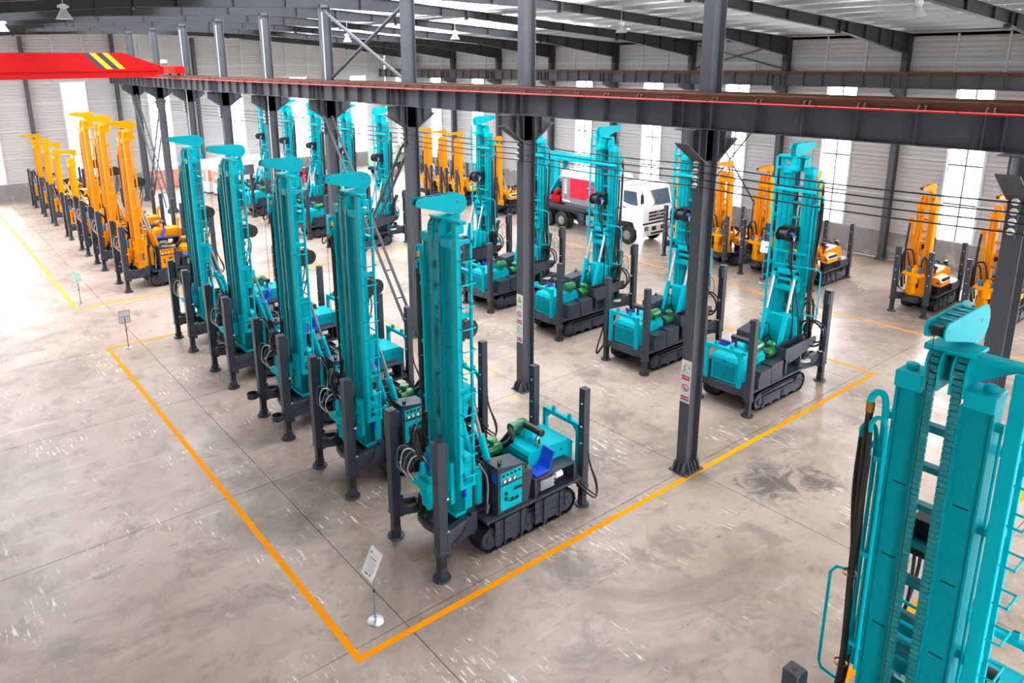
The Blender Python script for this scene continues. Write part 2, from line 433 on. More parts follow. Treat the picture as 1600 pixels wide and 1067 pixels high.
for k in range(0, 11):
    y = -2.15 + 6 * k
    hsec(XW - .33, y, 0, 9.95, 0.42, 0.26).build('wall_column', 'steel', wr)
    MB().bx(XW - .62, XW - .04, y - .2, y + .2, 0, .12).build('wall_column_foot', 'steel', wr)
for (a, b_) in ((21.85, 27.85),):
    for (z0, z1) in ((0.3, 7.9), (9.2, 10.6)):
        MB().bar((XW - .25, a + .1, z0), (XW - .25, b_ - .1, z1), .07, .07).build('wall_brace', 'steel', wr)
        MB().bar((XW - .33, a + .1, z1), (XW - .33, b_ - .1, z0), .07, .07).build('wall_brace', 'steel', wr)
GX = [-10.0, -3.97, 2.03, 8.03, 14.03, 20.03, 26.03, 32.03, XW]
wg = build_wall('wall_end', 'y', YG, GX, roofz, 'far end wall of pale ribbed siding under the roof gable', hw=0.8)
for x in GX[1:-1]:
    hsec(x, YG - .25, 0, roofz(x) - .3, 0.24, 0.34, along='y').build('wall_column', 'steel', wg)

MB().bx(XW + .0, XW + .2, Y0, YG, 10.70, 11.3).build('eave_trim', 'siding', wr)
MB().prism([(XL, roofz(XL) - .1), (XC, roofz(XC) - .1), (XW, roofz(XW) - .1), (XW, roofz(XW) + .6), (XC, roofz(XC) + .6), (XL, roofz(XL) + .6)], 'y', YG, YG + .15).build('gable_trim', 'siding', wg)
# ---- walls outside the picture: left long wall and near end wall, their openings added for light
wl = structure('wall_left', 'unseen left long wall with a window band and gates added for light')
wn = structure('wall_near', 'unseen near end wall behind the viewpoint, gaps added for light')
LG = ((41.0, 44.0), (49.3, 52.5))  # gate openings added to brighten the far left floor
ya = Y0
for (a, e) in LG + ((YG, YG),):
    if a > ya: MB().bx(XL - .2, XL, ya, a, 0, 7.2).build('wall_panel', 'siding', wl)
    ya = e
MB().bx(XL - .2, XL, Y0, YG, 8.2, 11.2).build('wall_panel', 'siding', wl); MB().bx(XL - .2, XL, Y0, 34.0, 7.2, 8.2).build('wall_panel', 'siding', wl)  # band left open at the far part as an added light opening
for k in range(12):
    y = Y0 + .2 + 6 * k
    if 34.5 < y < YG: MB().bx(XL - .2, XL, y - .15, y + .15, 7.2, 8.2).build('wall_column', 'steel', wl)
MB().bx(XL, XW, Y0 - .2, Y0, 8.5, 13).build('wall_panel', 'siding', wn); MB().bx(XL, XW, Y0 - .2, Y0, 0, 1.36).build('plinth', 'plinth', wn)
for i in range(9):
    x = XL + i * 6 
    MB().bx(x, min(XW, x + 4.6), Y0 - .2, Y0, 1.36, 8.5).build('wall_panel', 'siding', wn)  # gaps between these panels are added to let light in from behind

# ---- roof
ceil = structure('ceiling', 'dark steel roof frames under silver foil sheeting')
for s_, xe in ((1, XW), (-1, XL)):
    for k in range(len(YS)):
        y0 = Y0 if k == 0 else YS[k]; y1 = YS[k + 1] if k + 1 < len(YS) else YG
        U = abs(xe - XC); lights = [(0.0, 1.0 if y1 < 5 else 1.2 if y1 < 10 else (6.0 if s_ > 0 else 3.2) if y1 < 20 else (7.4 if s_ > 0 else 4.4) if y1 < 35 else 6.6 if y1 < 52 else 3.0 if y1 < 58 else 0.0)]  # invented translucent strips, widths set per bay to shape the daylight
        if 33 < y1 < 52: lights.append((9.0, 15.0))
        cut = 0.0
        for (a, e) in lights + [(U, U)]:
            if a > cut:                                   # a run of foil-backed sheet up to the next added roof light
                n = int((a - cut) / .25); vs = []
                for i in range(n + 1):
                    u = cut + (a - cut) * i / n; x = XC + s_ * u
                    sag = -0.05 * abs(math.sin(math.pi * u / 1.5))
                    for y in (y0, y1): vs.append((x, y, roofz(x) + .16 + sag))
                fs = [(2 * i, 2 * i + 1, 2 * i + 3, 2 * i + 2) for i in range(n)]
                if s_ < 0: fs = [f[::-1] for f in fs]
                MB().add(vs, fs).build('roof_sheet', 'foil', ceil)
            if e > a:
                xa_, xb_ = XC + s_ * a, XC + s_ * e
                MB().add([(xa_, y0, roofz(xa_) + .17), (xb_, y0, roofz(xb_) + .17), (xb_, y1, roofz(xb_) + .17), (xa_, y1, roofz(xa_) + .17)], [(0, 1, 2, 3)]).build('added_roof_light', 'added_rooflight', ceil)
            cut = e
    for i in range(1, 16):
        x = XC + (xe - XC) * i / 16; z = roofz(x)
        MB().bx(x - .03, x + .03, Y0, YG, z, z + .15).build('purlin', 'zinc', ceil)
def depth(x):
    u = abs(x - XC)
    return 0.62 - 0.30 * min(1, u / 7.0) if u < 7 else (0.32 + 0.12 * (u - 7) / 10 if u < 17 else 0.44 + 0.5 * (u - 17) / 7)
for y in YS:
    for s_, xe in ((1, XW - .1), (-1, XL + .1)):
        N = 24; b = MB()
        X = [XC + (xe - XC) * i / N for i in range(N + 1)]
        top = [(x, roofz(x) - .005) for x in X]; bot = [(x, roofz(x) - .005 - depth(x)) for x in X]
        b.prism(top + bot[::-1], 'y', y - .008, y + .008)
        for i in range(N):
            for (P, dz) in ((top, -.008), (bot, .008)):
                (x0, z0), (x1, z1) = P[i], P[i + 1]
                b.bar((x0, y, z0 + dz), (x1, y, z1 + dz), .22, .016)
        for u in (1.6, 3.6, 5.6, 8.2, 10.6, 13.0, 15.4, 17.6, 19.2, 20.6, 21.9):
            x = XC + s_ * u
            b.bx(x - .006, x + .006, y - .1, y + .1, roofz(x) - depth(x), roofz(x) - .02)
        for u in (7.0, 17.0):
            x = XC + s_ * u
            b.bx(x - .03, x + .03, y - .12, y + .12, roofz(x) - depth(x) - .1, roofz(x) - .02)
        b.build('rafter', 'rafter', ceil)
        if s_ > 0: MB().bx(XW - .55, XW - .1, y - .13, y + .13, 9.6, roofz(XW) - .1).build('rafter_knee', 'rafter', ceil)

# ---- centre columns
COLLAB = {-1: 'grey steel column behind the viewpoint end of the crane rail', 0: 'grey steel column at the right edge behind the closest teal rig', 1: 'grey steel column on the yellow line with a red hard hat sign',
          2: 'grey steel column with a tall warning strip under the crane rail', 3: 'grey steel column at the foot of the nearer long cross brace', 4: 'grey steel column where the nearer cross brace starts at the top',
          5: 'grey steel column just left of the braced bay, teal jib before it', 6: 'grey steel column between the two farthest teal jibs of the front row', 7: 'grey steel column with a pale conduit, behind the leftmost teal jib',
          8: 'grey steel column right of the far cross brace', 9: 'grey steel column at the far end inside the far cross brace'}
def fan_foot(b, x, y):
    b.bx(x - .34, x + .34, y - .27, y + .27, 0, .035)
    P = [(0, .035), (0, .30)] + [(.14 * math.sin(R(a)) , .035 + .265 * math.cos(R(a))) for a in range(10, 91, 16)]
    for s_ in (-1, 1):
        for dy in (-.12, 0, .12):
            b.prism([(x + s_ * (.225 + p), z) for p, z in P], 'y', y + dy - .012, y + dy + .012)
        for dx in (-.18, -.06, .06, .18):
            b.prism([(y + s_ * (.14 + p * .8), z) for p, z in P], 'x', x + dx - .012, x + dx + .012)
    return b
for i, y in enumerate(YS):
    k = i - 1
    o = thing('steel_column', COLLAB[k], 'column', (XC, y, 0), group='centre line columns')
    hsec(0, 0, 0, 8.36, 0.45, 0.28, tw=0.02).build('column_shaft', 'steel', o)
    hsec(0, 0, 8.36, roofz(XC) - .5, 0.42, 0.28, tw=0.02).build('upper_shaft', 'steel', o)
    b = MB()
    b.prism([(-.9, 8.36), (.9, 8.36), (.9, 8.08), (.24, 7.62), (-.24, 7.62), (-.9, 8.08)], 'y', -.01, .01)
    for s_ in (-1, 1):
        b.bar((s_ * .92, 0, 8.08), (s_ * .22, 0, 7.61), .34, .022); b.bx(s_ * .48 - .008, s_ * .48 + .008, -.14, .14, 7.8, 8.35)
    b.bx(-.95, .95, -.17, .17, 8.36, 8.38)
    b.build('corbel', 'steel', o)
    fan_foot(MB(), 0, 0).build('column_foot', 'steel', o)
    br = MB().bx(-.30, -.24, -.05, .05, 6.98, 7.74).build('insulator_bracket', 'steel', o)
    for z in (7.6, 7.44, 7.28, 7.12):
        MB().lathe([(.02, 0), (.05, .015), (.045, .05), (.06, .07), (.05, .10), (.02, .115)], (-.415, 0, z), 'x', 12).build('insulator', 'porcelain', br)
    if k in (4, 5, 6, 7):
        MB().tube([(-.2, -.19, .4 if k in (5, 7) else 8.6), (-.2, -.19, 11.7)], .025, 8).build('conduit', 'zinc', o)
WL = ('topmost of the four bare crane feed wires', 'second from top of the four bare crane feed wires', 'third from top of the four bare crane feed wires', 'lowest of the four bare crane feed wires')
for z, l in zip((7.6, 7.44, 7.28, 7.12), WL):
    pts = []
    for i in range(len(YS) - 1):
        for q in range(6):
            t = q / 6; pts.append((XC - .425, YS[i] + 6 * t, z - .06 * 4 * t * (1 - t)))
    pts.append((XC - .425, YS[-1], z))
    tag(MB().tube(pts, .014, 6).build('feed_wire', 'black'), l + ' strung along the columns', 'wire', 'crane feed wires')

# ---- runway beams with rails
def runway(x, label, red=True, ribs_both=True):
    o = thing('crane_runway_beam', label, 'beam', (x, 0, 8.38))
    y0, y1 = -2.3, YG - .8
    MB().bx(-.15, .15, y0, y1, 0, .018).bx(-.18, .18, y0, y1, .562, .58).bx(-.008, .008, y0, y1, .018, .562).build('beam_web', 'steel', o)
    st = MB().bx(-.145, .145, -.007, .007, .02, .56).mesh('stiffener', 'steel')
    n = int((y1 - y0) / 1.0)
    for i in range(n):
        y = -2.15 + i
        if y < y1: link('stiffener', st, o, (0, y + .5, 0))
    for y in YS:
        for d in (-.22, .22): link('stiffener', st, o, (0, y + d, 0))
    r = MB().bx(-.06, .06, y0, y1, .58, .60).bx(-.012, .012, y0, y1, .60, .70).bx(-.035, .035, y0, y1, .70, .74).build('crane_rail', 'rust', o)
    clip = MB().tube(curve([(-.13, -.06, .585), (-.09, -.05, .66), (-.03, -.05, .63)], 4), .016, 6).tube(curve([(-.13, .06, .585), (-.09, .05, .66), (-.03, .05, .63)], 4), .016, 6).mesh('rail_clip', 'rust')
    for i in range(n): link('rail_clip', clip, r, (0, y0 + .6 + i, 0))
    if red:
        seg = MB().tube([(-.19, -.565, .575), (-.19, .565, .575)], .018, 6).mesh('conductor_bar', 'redline')
        y = y0 + .6
        while y < y1 - .6:
            link('conductor_bar', seg, o, (0, y, 0)); y += 1.17
    return o
runway(XC - .5, 'grey crane runway beam with a red edge and rusty rail over the centre columns')
runway(XC + .5, 'second runway beam just behind the red edged one', red=False)
runway(XW - 1.1, 'far crane runway beam along the right wall', red=False)
for y in [-2.15 + 6 * k for k in range(0, 11)]:
    b = MB().prism([(XW - .5, 8.38), (XW - 1.35, 8.38), (XW - 1.35, 8.2), (XW - .5, 7.9)], 'y', y - .13, y + .13)
    b.build('beam_bracket', 'steel', wr)

# ---- bracing between the columns
def lattice(ya, za, yb, zb, label, dx=0.0):
    o = thing('cross_brace', label, 'brace', (XC + dx, 0, 0))
    for s_ in (-1, 1):
        MB().bar((s_ * .16, ya, za), (s_ * .16, yb, zb), .06, .09, up=(1, 0, 0)).build('brace_rail', 'steel', o)
    n = 8; t_ = MB().bx(-.13, .13, -.02, .02, -.02, .02).mesh('brace_rung', 'steel')
    for i in range(1, n):
        t = i / n; link('brace_rung', t_, o, (0, ya + (yb - ya) * t, za + (zb - za) * t))
lattice(YS[5] - .2, 7.7, YS[4] + .15, .35, 'long laddered brace falling to the right in the nearer braced bay', -.2)
lattice(YS[4] + .2, 7.5, YS[5] - .15, .35, 'long laddered brace falling to the left in the nearer braced bay', .2)
lattice(YS[10] - .2, 7.7, YS[9] + .15, .35, 'far laddered brace falling to the right beside the orange rigs', -.2)
lattice(YS[9] + .2, 7.5, YS[10] - .15, .35, 'far laddered brace falling to the left beside the orange rigs', .2)
for (a, za, b_, zb, l) in ((YS[5] - .2, 11.7, YS[4] + .2, 9.2, 'upper steel pipe brace falling to the right above the crane rail'), (YS[4] + .2, 11.7, YS[5] - .2, 9.2, 'upper steel pipe brace falling to the left above the crane rail')):
    tag(MB().tube([(XC + (.07 if 'left' in l else -.07), a, za), (XC + (.07 if 'left' in l else -.07), b_, zb)], .065, 10).build('pipe_brace', 'steel'), l, 'brace')

# ---- overhead crane
cr = thing('overhead_crane', 'red overhead crane bridge with yellow and black stripes at upper left', 'crane', (0, 46.6, 9.12))
MB().prism([(-9.3, 0), (-9.3, 1.3), (10.8, 1.3), (12.6, .62), (12.9, .5), (12.9, .1), (12.3, 0)], 'y', -.28, .28).build('bridge_girder', 'red', cr)
MB().bx(-9.3, 12.4, -.36, .36, -.06, 0).build('bottom_flange', 'red', cr)
MB().bx(-9.3, 12.6, -.36, -.28, .30, .34).build('side_rib', 'red', cr)
for i, c in enumerate(('inkdark', 'yellow', 'inkdark', 'yellow')):
    x = 8.75 + i * .33
    MB().prism([(x, 1.28), (x + .30, 1.28), (x + 1.1, .42), (x + .8, .42)], 'y', -.286, -.281).build('hazard_stripe', c, cr)
ec = MB().bx(13.25, 13.75, -1.15, 1.15, .12, .55, .02).build('end_carriage', 'red', cr)
for s_ in (-1, 1): MB().lathe([(.05, -.06), (.17, -.06), (.17, .06), (.05, .06)], (13.53, s_ * .85, .17), 'x', 20).build('carriage_wheel', 'blacksteel', ec)
MB().bx(13.2, 13.8, -1.3, -1.15, .1, .5, .02).build('buffer', 'red', ec)
MB().lathe([(.1, 0), (.14, .05), (.14, .3), (.1, .35)], (12.7, -.5, .75), 'x', 14).build('drive_motor', 'zinc', cr)

# ---- high bay lamps
def lamp(x, y, z, label):
    o = thing('high_bay_lamp', label, 'lamp', (x, y, z), group='high bay lamps under the roof')
    MB().lathe([(.09, .26), (.12, .20), (.22, .03), (.235, 0), (.215, 0), (.1, .19), (.02, .2)], (0, 0, 0), 'z', 20).build('lamp_shade', 'zinc', o)
    MB().lathe([(.05, .26), (.09, .27), (.09, .42), (.05, .44)], (0, 0, 0), 'z', 14).bx(-.15, .15, -.06, .06, .32, .40, .01).build('ballast', 'offwhite', o)
    MB().lathe([(.02, .0), (.19, .005), (.2, .02), (.02, .03)], (0, 0, 0), 'z', 16).build('lens', 'white', o)
    MB().tube([(0, 0, .44), (0, 0, roofz(x) - z)], .014, 6).build('drop_rod', 'zinc', o)
lamp(4.58, 26.06, 11.15, 'high bay lamp above the red crane, nearer of two')
lamp(4.3, 37.9, 11.18, 'high bay lamp at the left picture edge above the red crane')
lamp(24.0, 21.3, 10.86, 'high bay lamp right of the tall column with the warning strip')
lamp(20.11, 37.35, 10.85, 'high bay lamp seen through the upper pipe braces')
lamp(22.6, 30.9, 10.84, 'high bay lamp between the two nearest middle columns')
lamp(22.45, 9.3, 10.88, 'high bay lamp at the upper right under the silver roof')

# ================================================================== TALL CRAWLER DRILL RIG
# local frame: x from the front jacks (0) towards the engine (+), -y = operator side
def crawler(root, s_, x0, x1, yi, yo, hgt, open_side):
    r = hgt / 2 - .03; za = hgt / 2; xa, xb = x0 + r, x1 - r
    lo, hi = sorted((s_ * yi, s_ * yo))
    fr = MB().bx(xa + .25, xb - .25, lo + .04, hi - .04, .13, hgt - .14, .02)
    for i in range(5):
        x = xa + (xb - xa) * (i + .5) / 5
        fr.lathe([(.03, lo + .02), (.085, lo + .02), (.085, hi - .02), (.03, hi - .02)], (x, 0, .12), 'y', 12)
    c = fr.build('track_frame', 'navy', root)
    b = MB(); per = 2 * (xb - xa) + 2 * math.pi * r; n = int(per / .125)
    for i in range(n):
        d = per * i / n
        if d < xb - xa: p = (xa + d, za - r); a = 0
        elif d < xb - xa + math.pi * r: t = (d - (xb - xa)) / r; p = (xb + r * math.sin(t), za - r * math.cos(t)); a = t
        elif d < 2 * (xb - xa) + math.pi * r: p = (xb - (d - (xb - xa) - math.pi * r), za + r); a = math.pi
        else: t = (d - 2 * (xb - xa) - math.pi * r) / r; p = (xa - r * math.sin(t), za + r * math.cos(t)); a = math.pi + t
        T = Matrix.Translation((p[0], 0, p[1])) @ Matrix.Rotation(-a, 4, 'Y')
        b.bx(-.058, .058, lo, hi, -.012, .016, 0, T); b.bx(-.012, .012, lo, hi, -.03, -.012, 0, T)
    b.build('track_belt', 'track', c)
    for x, nm in ((xa, 'idler_wheel'), (xb, 'drive_sprocket')):
        MB().lathe([(.05, lo + .03), (r - .05, lo + .03), (r - .03, lo + .1), (r - .03, hi - .1), (r - .05, hi - .03), (.12, hi - .03), (.10, hi + .01), (.04, hi + .01)] if s_ > 0 else
                   [(.04, lo - .01), (.10, lo - .01), (.12, lo + .03), (r - .05, lo + .03), (r - .03, lo + .1), (r - .03, hi - .1), (r - .05, hi - .03), (.05, hi - .03)], (x, 0, za), 'y', 22).build(nm, 'navy', c)
    if open_side:
        y = s_ * yo
        b = MB()
        for a, e in ((xa + .12, (xa + xb) / 2 - .03), ((xa + xb) / 2 + .03, xb - .1)):
            b.bx(a, e, min(y, y + s_ * .03), max(y, y + s_ * .03), .14, .40, .008)
            b.bx(a + .05, e - .05, min(y + s_ * .03, y + s_ * .045), max(y + s_ * .03, y + s_ * .045), .19, .35)
        b.build('frame_cover', 'navy', c)
    return c
def jack(root, x, y, ztop, zfoot, w, zb=.56, cable=0, side=1):
    leg = MB().bx(x - w / 2, x + w / 2, y - w / 2, y + w / 2, zb, ztop, .012).bx(x - w / 2 - .012, x + w / 2 + .012, y - w / 2 - .012, y + w / 2 + .012, zb, zb + .09, .01).build('jack_leg', 'navy', root)
    MB().bx(x - w * .38, x + w * .38, y - w * .38, y + w * .38, zfoot + .2, zb + .02).build('jack_ram', 'blacksteel', leg)
    f = MB().lathe([(w * .92, 0), (w * .95, .02), (w * .9, .045), (w * .55, .05)], (x, y, zfoot), 'z', 20).bx(x - w * .42, x + w * .42, y - w * .42, y + w * .42, zfoot + .04, zfoot + .26, .01)
    f.cyl((x - w * .6, y, zfoot + .14), (x + w * .6, y, zfoot + .14), .035, 10).build('jack_foot', 'navy', leg)
    MB().bx(x - .03, x + .03, y - .03, y + .03, ztop, ztop + .008).build('bolt_cap', 'blacksteel', leg)
    if cable:
        sx = x + w / 2
        MB().bx(sx, sx + .07, y - .085, y + .085, ztop - .42, ztop - .08, .012).build('valve_box', 'navy', leg)
        MB().tube(curve([(sx + .04, y - .02, ztop - .42), (sx + .04, y - .02, 1.6), (sx + .05, y - .02, .9), (sx + .22, y + .02 * side, .62), (sx + .55, y + .12 * side, .72), (sx + .7, y + .2 * side, .95)], 5), .022, 7).build('jack_hose', 'black', leg)
        for z in (1.72, 1.0): MB().bx(sx, sx + .075, y - .06, y + .03, z - .012, z + .012).build('hose_clip', 'offwhite', leg)
    else:
        b = MB()
        for z in (ztop - .35, ztop - .9, ztop - 1.3): b.bx(x - w / 2 - .02, x - w / 2, y - .03, y + .01, z - .012, z + .012)
        b.build('hose_clip', 'offwhite', leg)
    return leg
def taper(xt, zt, rt, xb, zb, rb, n=7):
    """outline of a jib cheek plate: two circles joined by tangents (xz plane)"""
    dx, dz = xb - xt, zb - zt; d = math.hypot(dx, dz); a = math.atan2(dz, dx); ph = math.acos((rt - rb) / d)
    P = []
    for i in range(n + 1):
        t = a + ph + (2 * math.pi - 2 * ph) * i / n; P.append((xt + rt * math.cos(t), zt + rt * math.sin(t)))
    for i in range(n + 1):
        t = a - ph + 2 * ph * i / n; P.append((xb + rb * math.cos(t), zb + rb * math.sin(t)))
    return P
def chain_strip(b, y, x, z0, z1, w=.10, pitch=.06):
    n = int((z1 - z0) / pitch)
    for i in range(n):
        z = z0 + pitch * i; b.bx(x - .022, x + .022, y - w / 2, y + w / 2, z + .008, z + pitch - .008)
        b.bx(x - .012, x + .012, y - w / 2 + .01, y + w / 2 - .01, z - .008, z + .008)
    return n
def tall_rig(main, dark, filt, seat='blue', engbox='teal', classic=True):
    t = thing('drill_rig', 'x', 'drilling rig')
    P = lambda b, name, m, par=t, **kw: b.build(name, m, par, **kw)
    # undercarriage
    crawler(t, -1, .98, 3.66, .48, .86, .60, False); crawler(t, 1, .98, 3.66, .48, .86, .60, True)
    b = MB().bx(.8, 4.02, -.46, .46, .52, .78, .02).bx(.85, 1.1, -.62, .62, .48, .72, .02).bx(3.72, 3.98, -.8, .8, .58, .80, .02)
    ch = P(b, 'chassis', 'navy')
    P(MB().bx(1.12, 3.9, -.88, -.46, .70, .765, .006), 'side_deck', 'navy', ch); P(MB().bx(1.12, 3.9, .46, .86, .66, .72, .006), 'side_deck', 'navy', ch)
    for (a, e) in ((1.32, 2.18), (2.42, 3.30)):
        b = MB().bx(a, e, -.905, -.885, .17, .69, .004)
        for x in (a + .24, e - .17): b.bx(x - .018, x + .018, -.945, -.905, .10, .70)
        for z in (.36, .53): b.bx(a, e, -.92, -.905, z - .012, z + .012)
        b.bx(e - .02, e, -.93, -.905, .3, .69)
        P(b, 'track_guard', 'navy')
    # jacks and their arms
    jack(t, 0, -.86, 2.97, 0, .20, cable=1); jack(t, 0.02, .87, 2.96, 0, .20, cable=1, side=-1)
    jack(t, 3.93, -.82, 2.88, .0, .18, zb=.45); jack(t, 3.93, .82, 2.88, .0, .18, zb=.45)
    for s_ in (-1, 1):
        b = MB().bar((1.05, s_ * .52, .68), (.08, s_ * .80, .74), .17, .40, c=.015).cyl((1.0, s_ * .54, .44), (1.0, s_ * .54, .95), .10, 16)
        b.bx(.09, .17, s_ * .86 - .11, s_ * .86 + .11, .48, 1.0, .01)
        P(b, 'outrigger_arm', 'navy'); P(MB().bx(3.8, 4.0, s_ * .6 - .14, s_ * .6 + .14, .55, .88, .01), 'outrigger_arm', 'navy')
    P(MB().tube(curve([(3.75, -.86, .75), (3.95, -.98, .45), (4.2, -1.0, .25), (4.28, -.92, .5), (4.02, -.9, 1.2), (4.03, -.86, 2.2)], 5), .022, 7).tube(curve([(3.7, -.86, .7), (3.9, -1.0, .4), (4.15, -1.02, .2), (4.24, -.96, .42), (4.03, -.92, 1.1)], 5), .022, 7), 'jack_hose', 'black')
    # front table with clamps
    b = MB().prism([(.98, -.5), (.98, .5), (.5, .5), (.24, .34), (.18, .0), (.24, -.34), (.5, -.5)], 'z', .58, .72)
    tb = P(b, 'drill_table', 'navy')
    b = MB()
    for (x, y) in ((.3, .12), (.3, -.12), (.42, .26), (.42, -.26), (.55, .34), (.55, -.34)): b.lathe([(.05, 0), (.05, .07), (.03, .1)], (x, y, .72), 'z', 10)
    P(b, 'clamp_bolt', 'blacksteel', tb)
    b = MB().bx(.5, .9, -.42, -.12, .72, .78, .01).bx(.55, .85, .1, .42, .72, .9, .02)
    P(b, 'slip_plate', 'navy', tb)
    b = MB().tube(rings((.22, .62, .86), .15, 'z', 18), .045, 8, closed=True).bx(.3, .62, .46, .62, .7, .98, .03).bx(.34, .5, .3, .46, .72, 1.12, .02)
    P(b, 'breakout_wrench', 'blacksteel')
    # mast
    b = MB()
    for s_ in (-1, 1):
        a0, a1 = sorted((s_ * .17, s_ * .43))
        b.bx(.685, .89, a0, a1, .95, 6.52, .012)
        e0, e1 = sorted((s_ * .43, s_ * .455)); b.bx(.655, .90, e0, e1, .95, 6.5)
        e0, e1 = sorted((s_ * .165, s_ * .185)); b.bx(.63, .69, e0, e1, 1.5, 6.5)
        e0, e1 = sorted((s_ * .27, s_ * .33)); b.bx(.89, .925, e0, e1, 1.2, 6.4)
    ms = P(b, 'mast', main + '_mast')
    rg = MB().bx(.74, .84, -.165, .165, -.035, .035).mesh('mast_rung', dark)
    for i in range(11): link('mast_rung', rg, ms, (0, 0, 1.5 + i * .46))
    for s_ in (-1, 1):
        b = MB(); chain_strip(b, s_ * .12, .625, 1.55, 6.82, .085, .066)
        for k in range(7):
            a = R(180 - 25 * k); b.bx(-.022, .022, s_ * .12 - .043, s_ * .12 + .043, -.026, .026, 0, Matrix.Translation((.775 + .15 * math.cos(a), 0, 6.82 + .15 * math.sin(a))) @ Matrix.Rotation(-(a - math.pi), 4, 'Y'))
        P(b, 'drive_chain', dark, ms, kind='stuff')
        b = MB()
        for d in (-.062, .062):
            b.prism([(.78 + .185 * math.cos(R(q)), 6.82 + .185 * math.sin(R(q))) for q in range(0, 181, 18)] + [(.60, 6.58), (.96, 6.58)], 'y', s_ * .12 + d - .01, s_ * .12 + d + .01)
        b.cyl((.78, s_ * .12 - .09, 6.82), (.78, s_ * .12 + .09, 6.82), .035, 10)
        P(b, 'sheave_housing', main, ms)
        a0, a1 = sorted((s_ * .19, s_ * .46))
        b = MB().bx(.61, .94, a0, a1, 6.50, 6.68, .01).lathe([(.06, 0), (.065, .01), (.065, .05), (.05, .06)], (.78, s_ * .36, 6.68), 'z', 12)
        P(b, 'crown_cap', main, ms)
    b = MB().bx(.66, 1.02, -.22, .22, 6.99, 7.03, .006).bx(.70, .86, -.70, .26, 6.95, 7.02, .008)
    b.prism([(-.18, 6.95), (-.58, 6.95), (-.18, 6.70)], 'x', .76, .79)
    P(b, 'crown_beam', main, ms)
    P(MB().bx(.89, 1.0, -.66, .60, 5.98, 6.06, .008), 'mast_tie', main, ms); P(MB().bx(.89, .97, -.5, .5, 4.1, 4.16), 'mast_tie', main, ms)
    sl = MB().bx(.678, .687, -.07, .07, -.006, .006).mesh('plate_slot', 'black')
    for y in (-.30, .30):
        for z in (2.7, 3.6, 4.5, 5.4): link('plate_slot', sl, ms, (0, y, z))
    P(MB().tube([(.75, -.51, 2.1), (.75, -.51, 6.35)], .016, 6).bx(.72, .78, -.53, -.45, 6.3, 6.38).bx(.72, .78, -.53, -.45, 2.1, 2.18), 'guide_rod', main, ms)
    # lower mast block, guides
    b = MB().bx(.72, 1.08, -.455, .455, .92, 2.15, .012).bx(.66, .72, -.455, -.40, .92, 2.2).bx(.66, .72, .40, .455, .92, 2.2).bx(.64, 1.12, -.48, .48, .86, .93, .01)
    P(b, 'mast_foot', main, ms)
    b = MB().bx(.56, .66, -.44, -.22, 1.18, 2.1, .01).bx(.56, .66, .22, .44, 1.18, 2.1, .01)
    for s_ in (-1, 1):
        for z in (1.3, 1.52, 1.75, 1.98): b.cyl((.53, s_ * .33, z), (.57, s_ * .33, z), .035, 8)
    P(b, 'slide_plate', main, ms)
    P(MB().bx(.86, .92, -.49, -.46, 1.25, 1.62, .008), 'guide_handle', 'blue', ms)
    # travelling power head
    b = MB().bx(.22, .56, -.20, .22, 1.45, 1.82, .03).bx(.10, .30, -.26, .30, 1.52, 1.68, .02).lathe([(.10, 1.1), (.14, 1.12), (.14, 1.3), (.18, 1.34), (.18, 1.46), (.12, 1.48)], (.32, 0, 0), 'z', 18)
    b.lathe([(.055, .98), (.07, 1.0), (.07, 1.12), (.05, 1.12)], (.32, 0, 0), 'z', 14).bx(.3, .66, -.25, .25, 1.68, 1.76)
    ph = P(b, 'power_head', main)
    for y in (-.13, .15):
        P(MB().lathe([(.05, 1.82), (.085, 1.84), (.085, 2.08), (.06, 2.14), (.03, 2.15)], (.36, y, 0), 'z', 14), 'rotation_motor', 'bluemotor', ph)
    P(MB().lathe([(.04, 1.82), (.07, 1.83), (.06, 1.98), (.05, 2.0), (.05, 2.1)], (.2, .02, 0), 'z', 14), 'swivel', main, ph)
    for i in range(4):
        y = .05 + i * .09; q = .05 * i
        P(MB().tube(curve([(.36, y - .05, 1.95), (.2 - q, y, 2.2 + q), (.05 - q, y + .1, 2.16 + q), (-.03 - .5 * q, y + .16, 1.9), (.06, y + .1, 1.66)], 5), .013, 6), 'head_hose', 'greyhose' if i % 2 else 'zinc', ph)
    P(MB().tube(curve([(.2, .02, 2.08), (.12, .12, 2.42), (.3, .38, 2.62), (.6, .6, 2.3), (.75, .64, 1.7)], 6), .045, 8), 'air_hose', 'black', ph)
    P(MB().tube(curve([(.3, .12, 2.12), (.15, .3, 2.5), (.36, .55, 2.62), (.62, .74, 2.2), (.7, .72, 1.5)], 6), .035, 8), 'air_hose', 'black', ph)
    # ladder
    b = MB().bx(.60, .68, -.71, -.57, 1.66, 6.97, .008).bx(.93, .98, -.70, -.64, 1.66, 6.97, .006).bx(.60, .98, -.71, -.60, 1.62, 1.70).bx(.60, .98, -.70, -.60, 6.6, 6.66)
    ld = P(b, 'ladder', main)
    ru = MB().tube([(.64, -.69, 0), (.64, -.84, 0), (.93, -.84, 0), (.93, -.67, 0)], .014, 6).mesh('ladder_rung', main)
    for i in range(11): link('ladder_rung', ru, ld, (0, 0, 1.95 + i * .435))
    for z in (2.0, 3.7, 5.2): P(MB().bx(.76, .84, -.64, -.44, z - .05, z + .05).bx(.66, .95, -.66, -.62, z - .05, z + .05), 'ladder_bracket', main, ld)
    # pipes and hoses on the far side of the mast
    b = MB(); HT = ((.66, .68, 6.16, .040), (.77, .78, 5.72, .028), (.60, .62, 5.90, .026), (.84, .70, 5.5, .026))
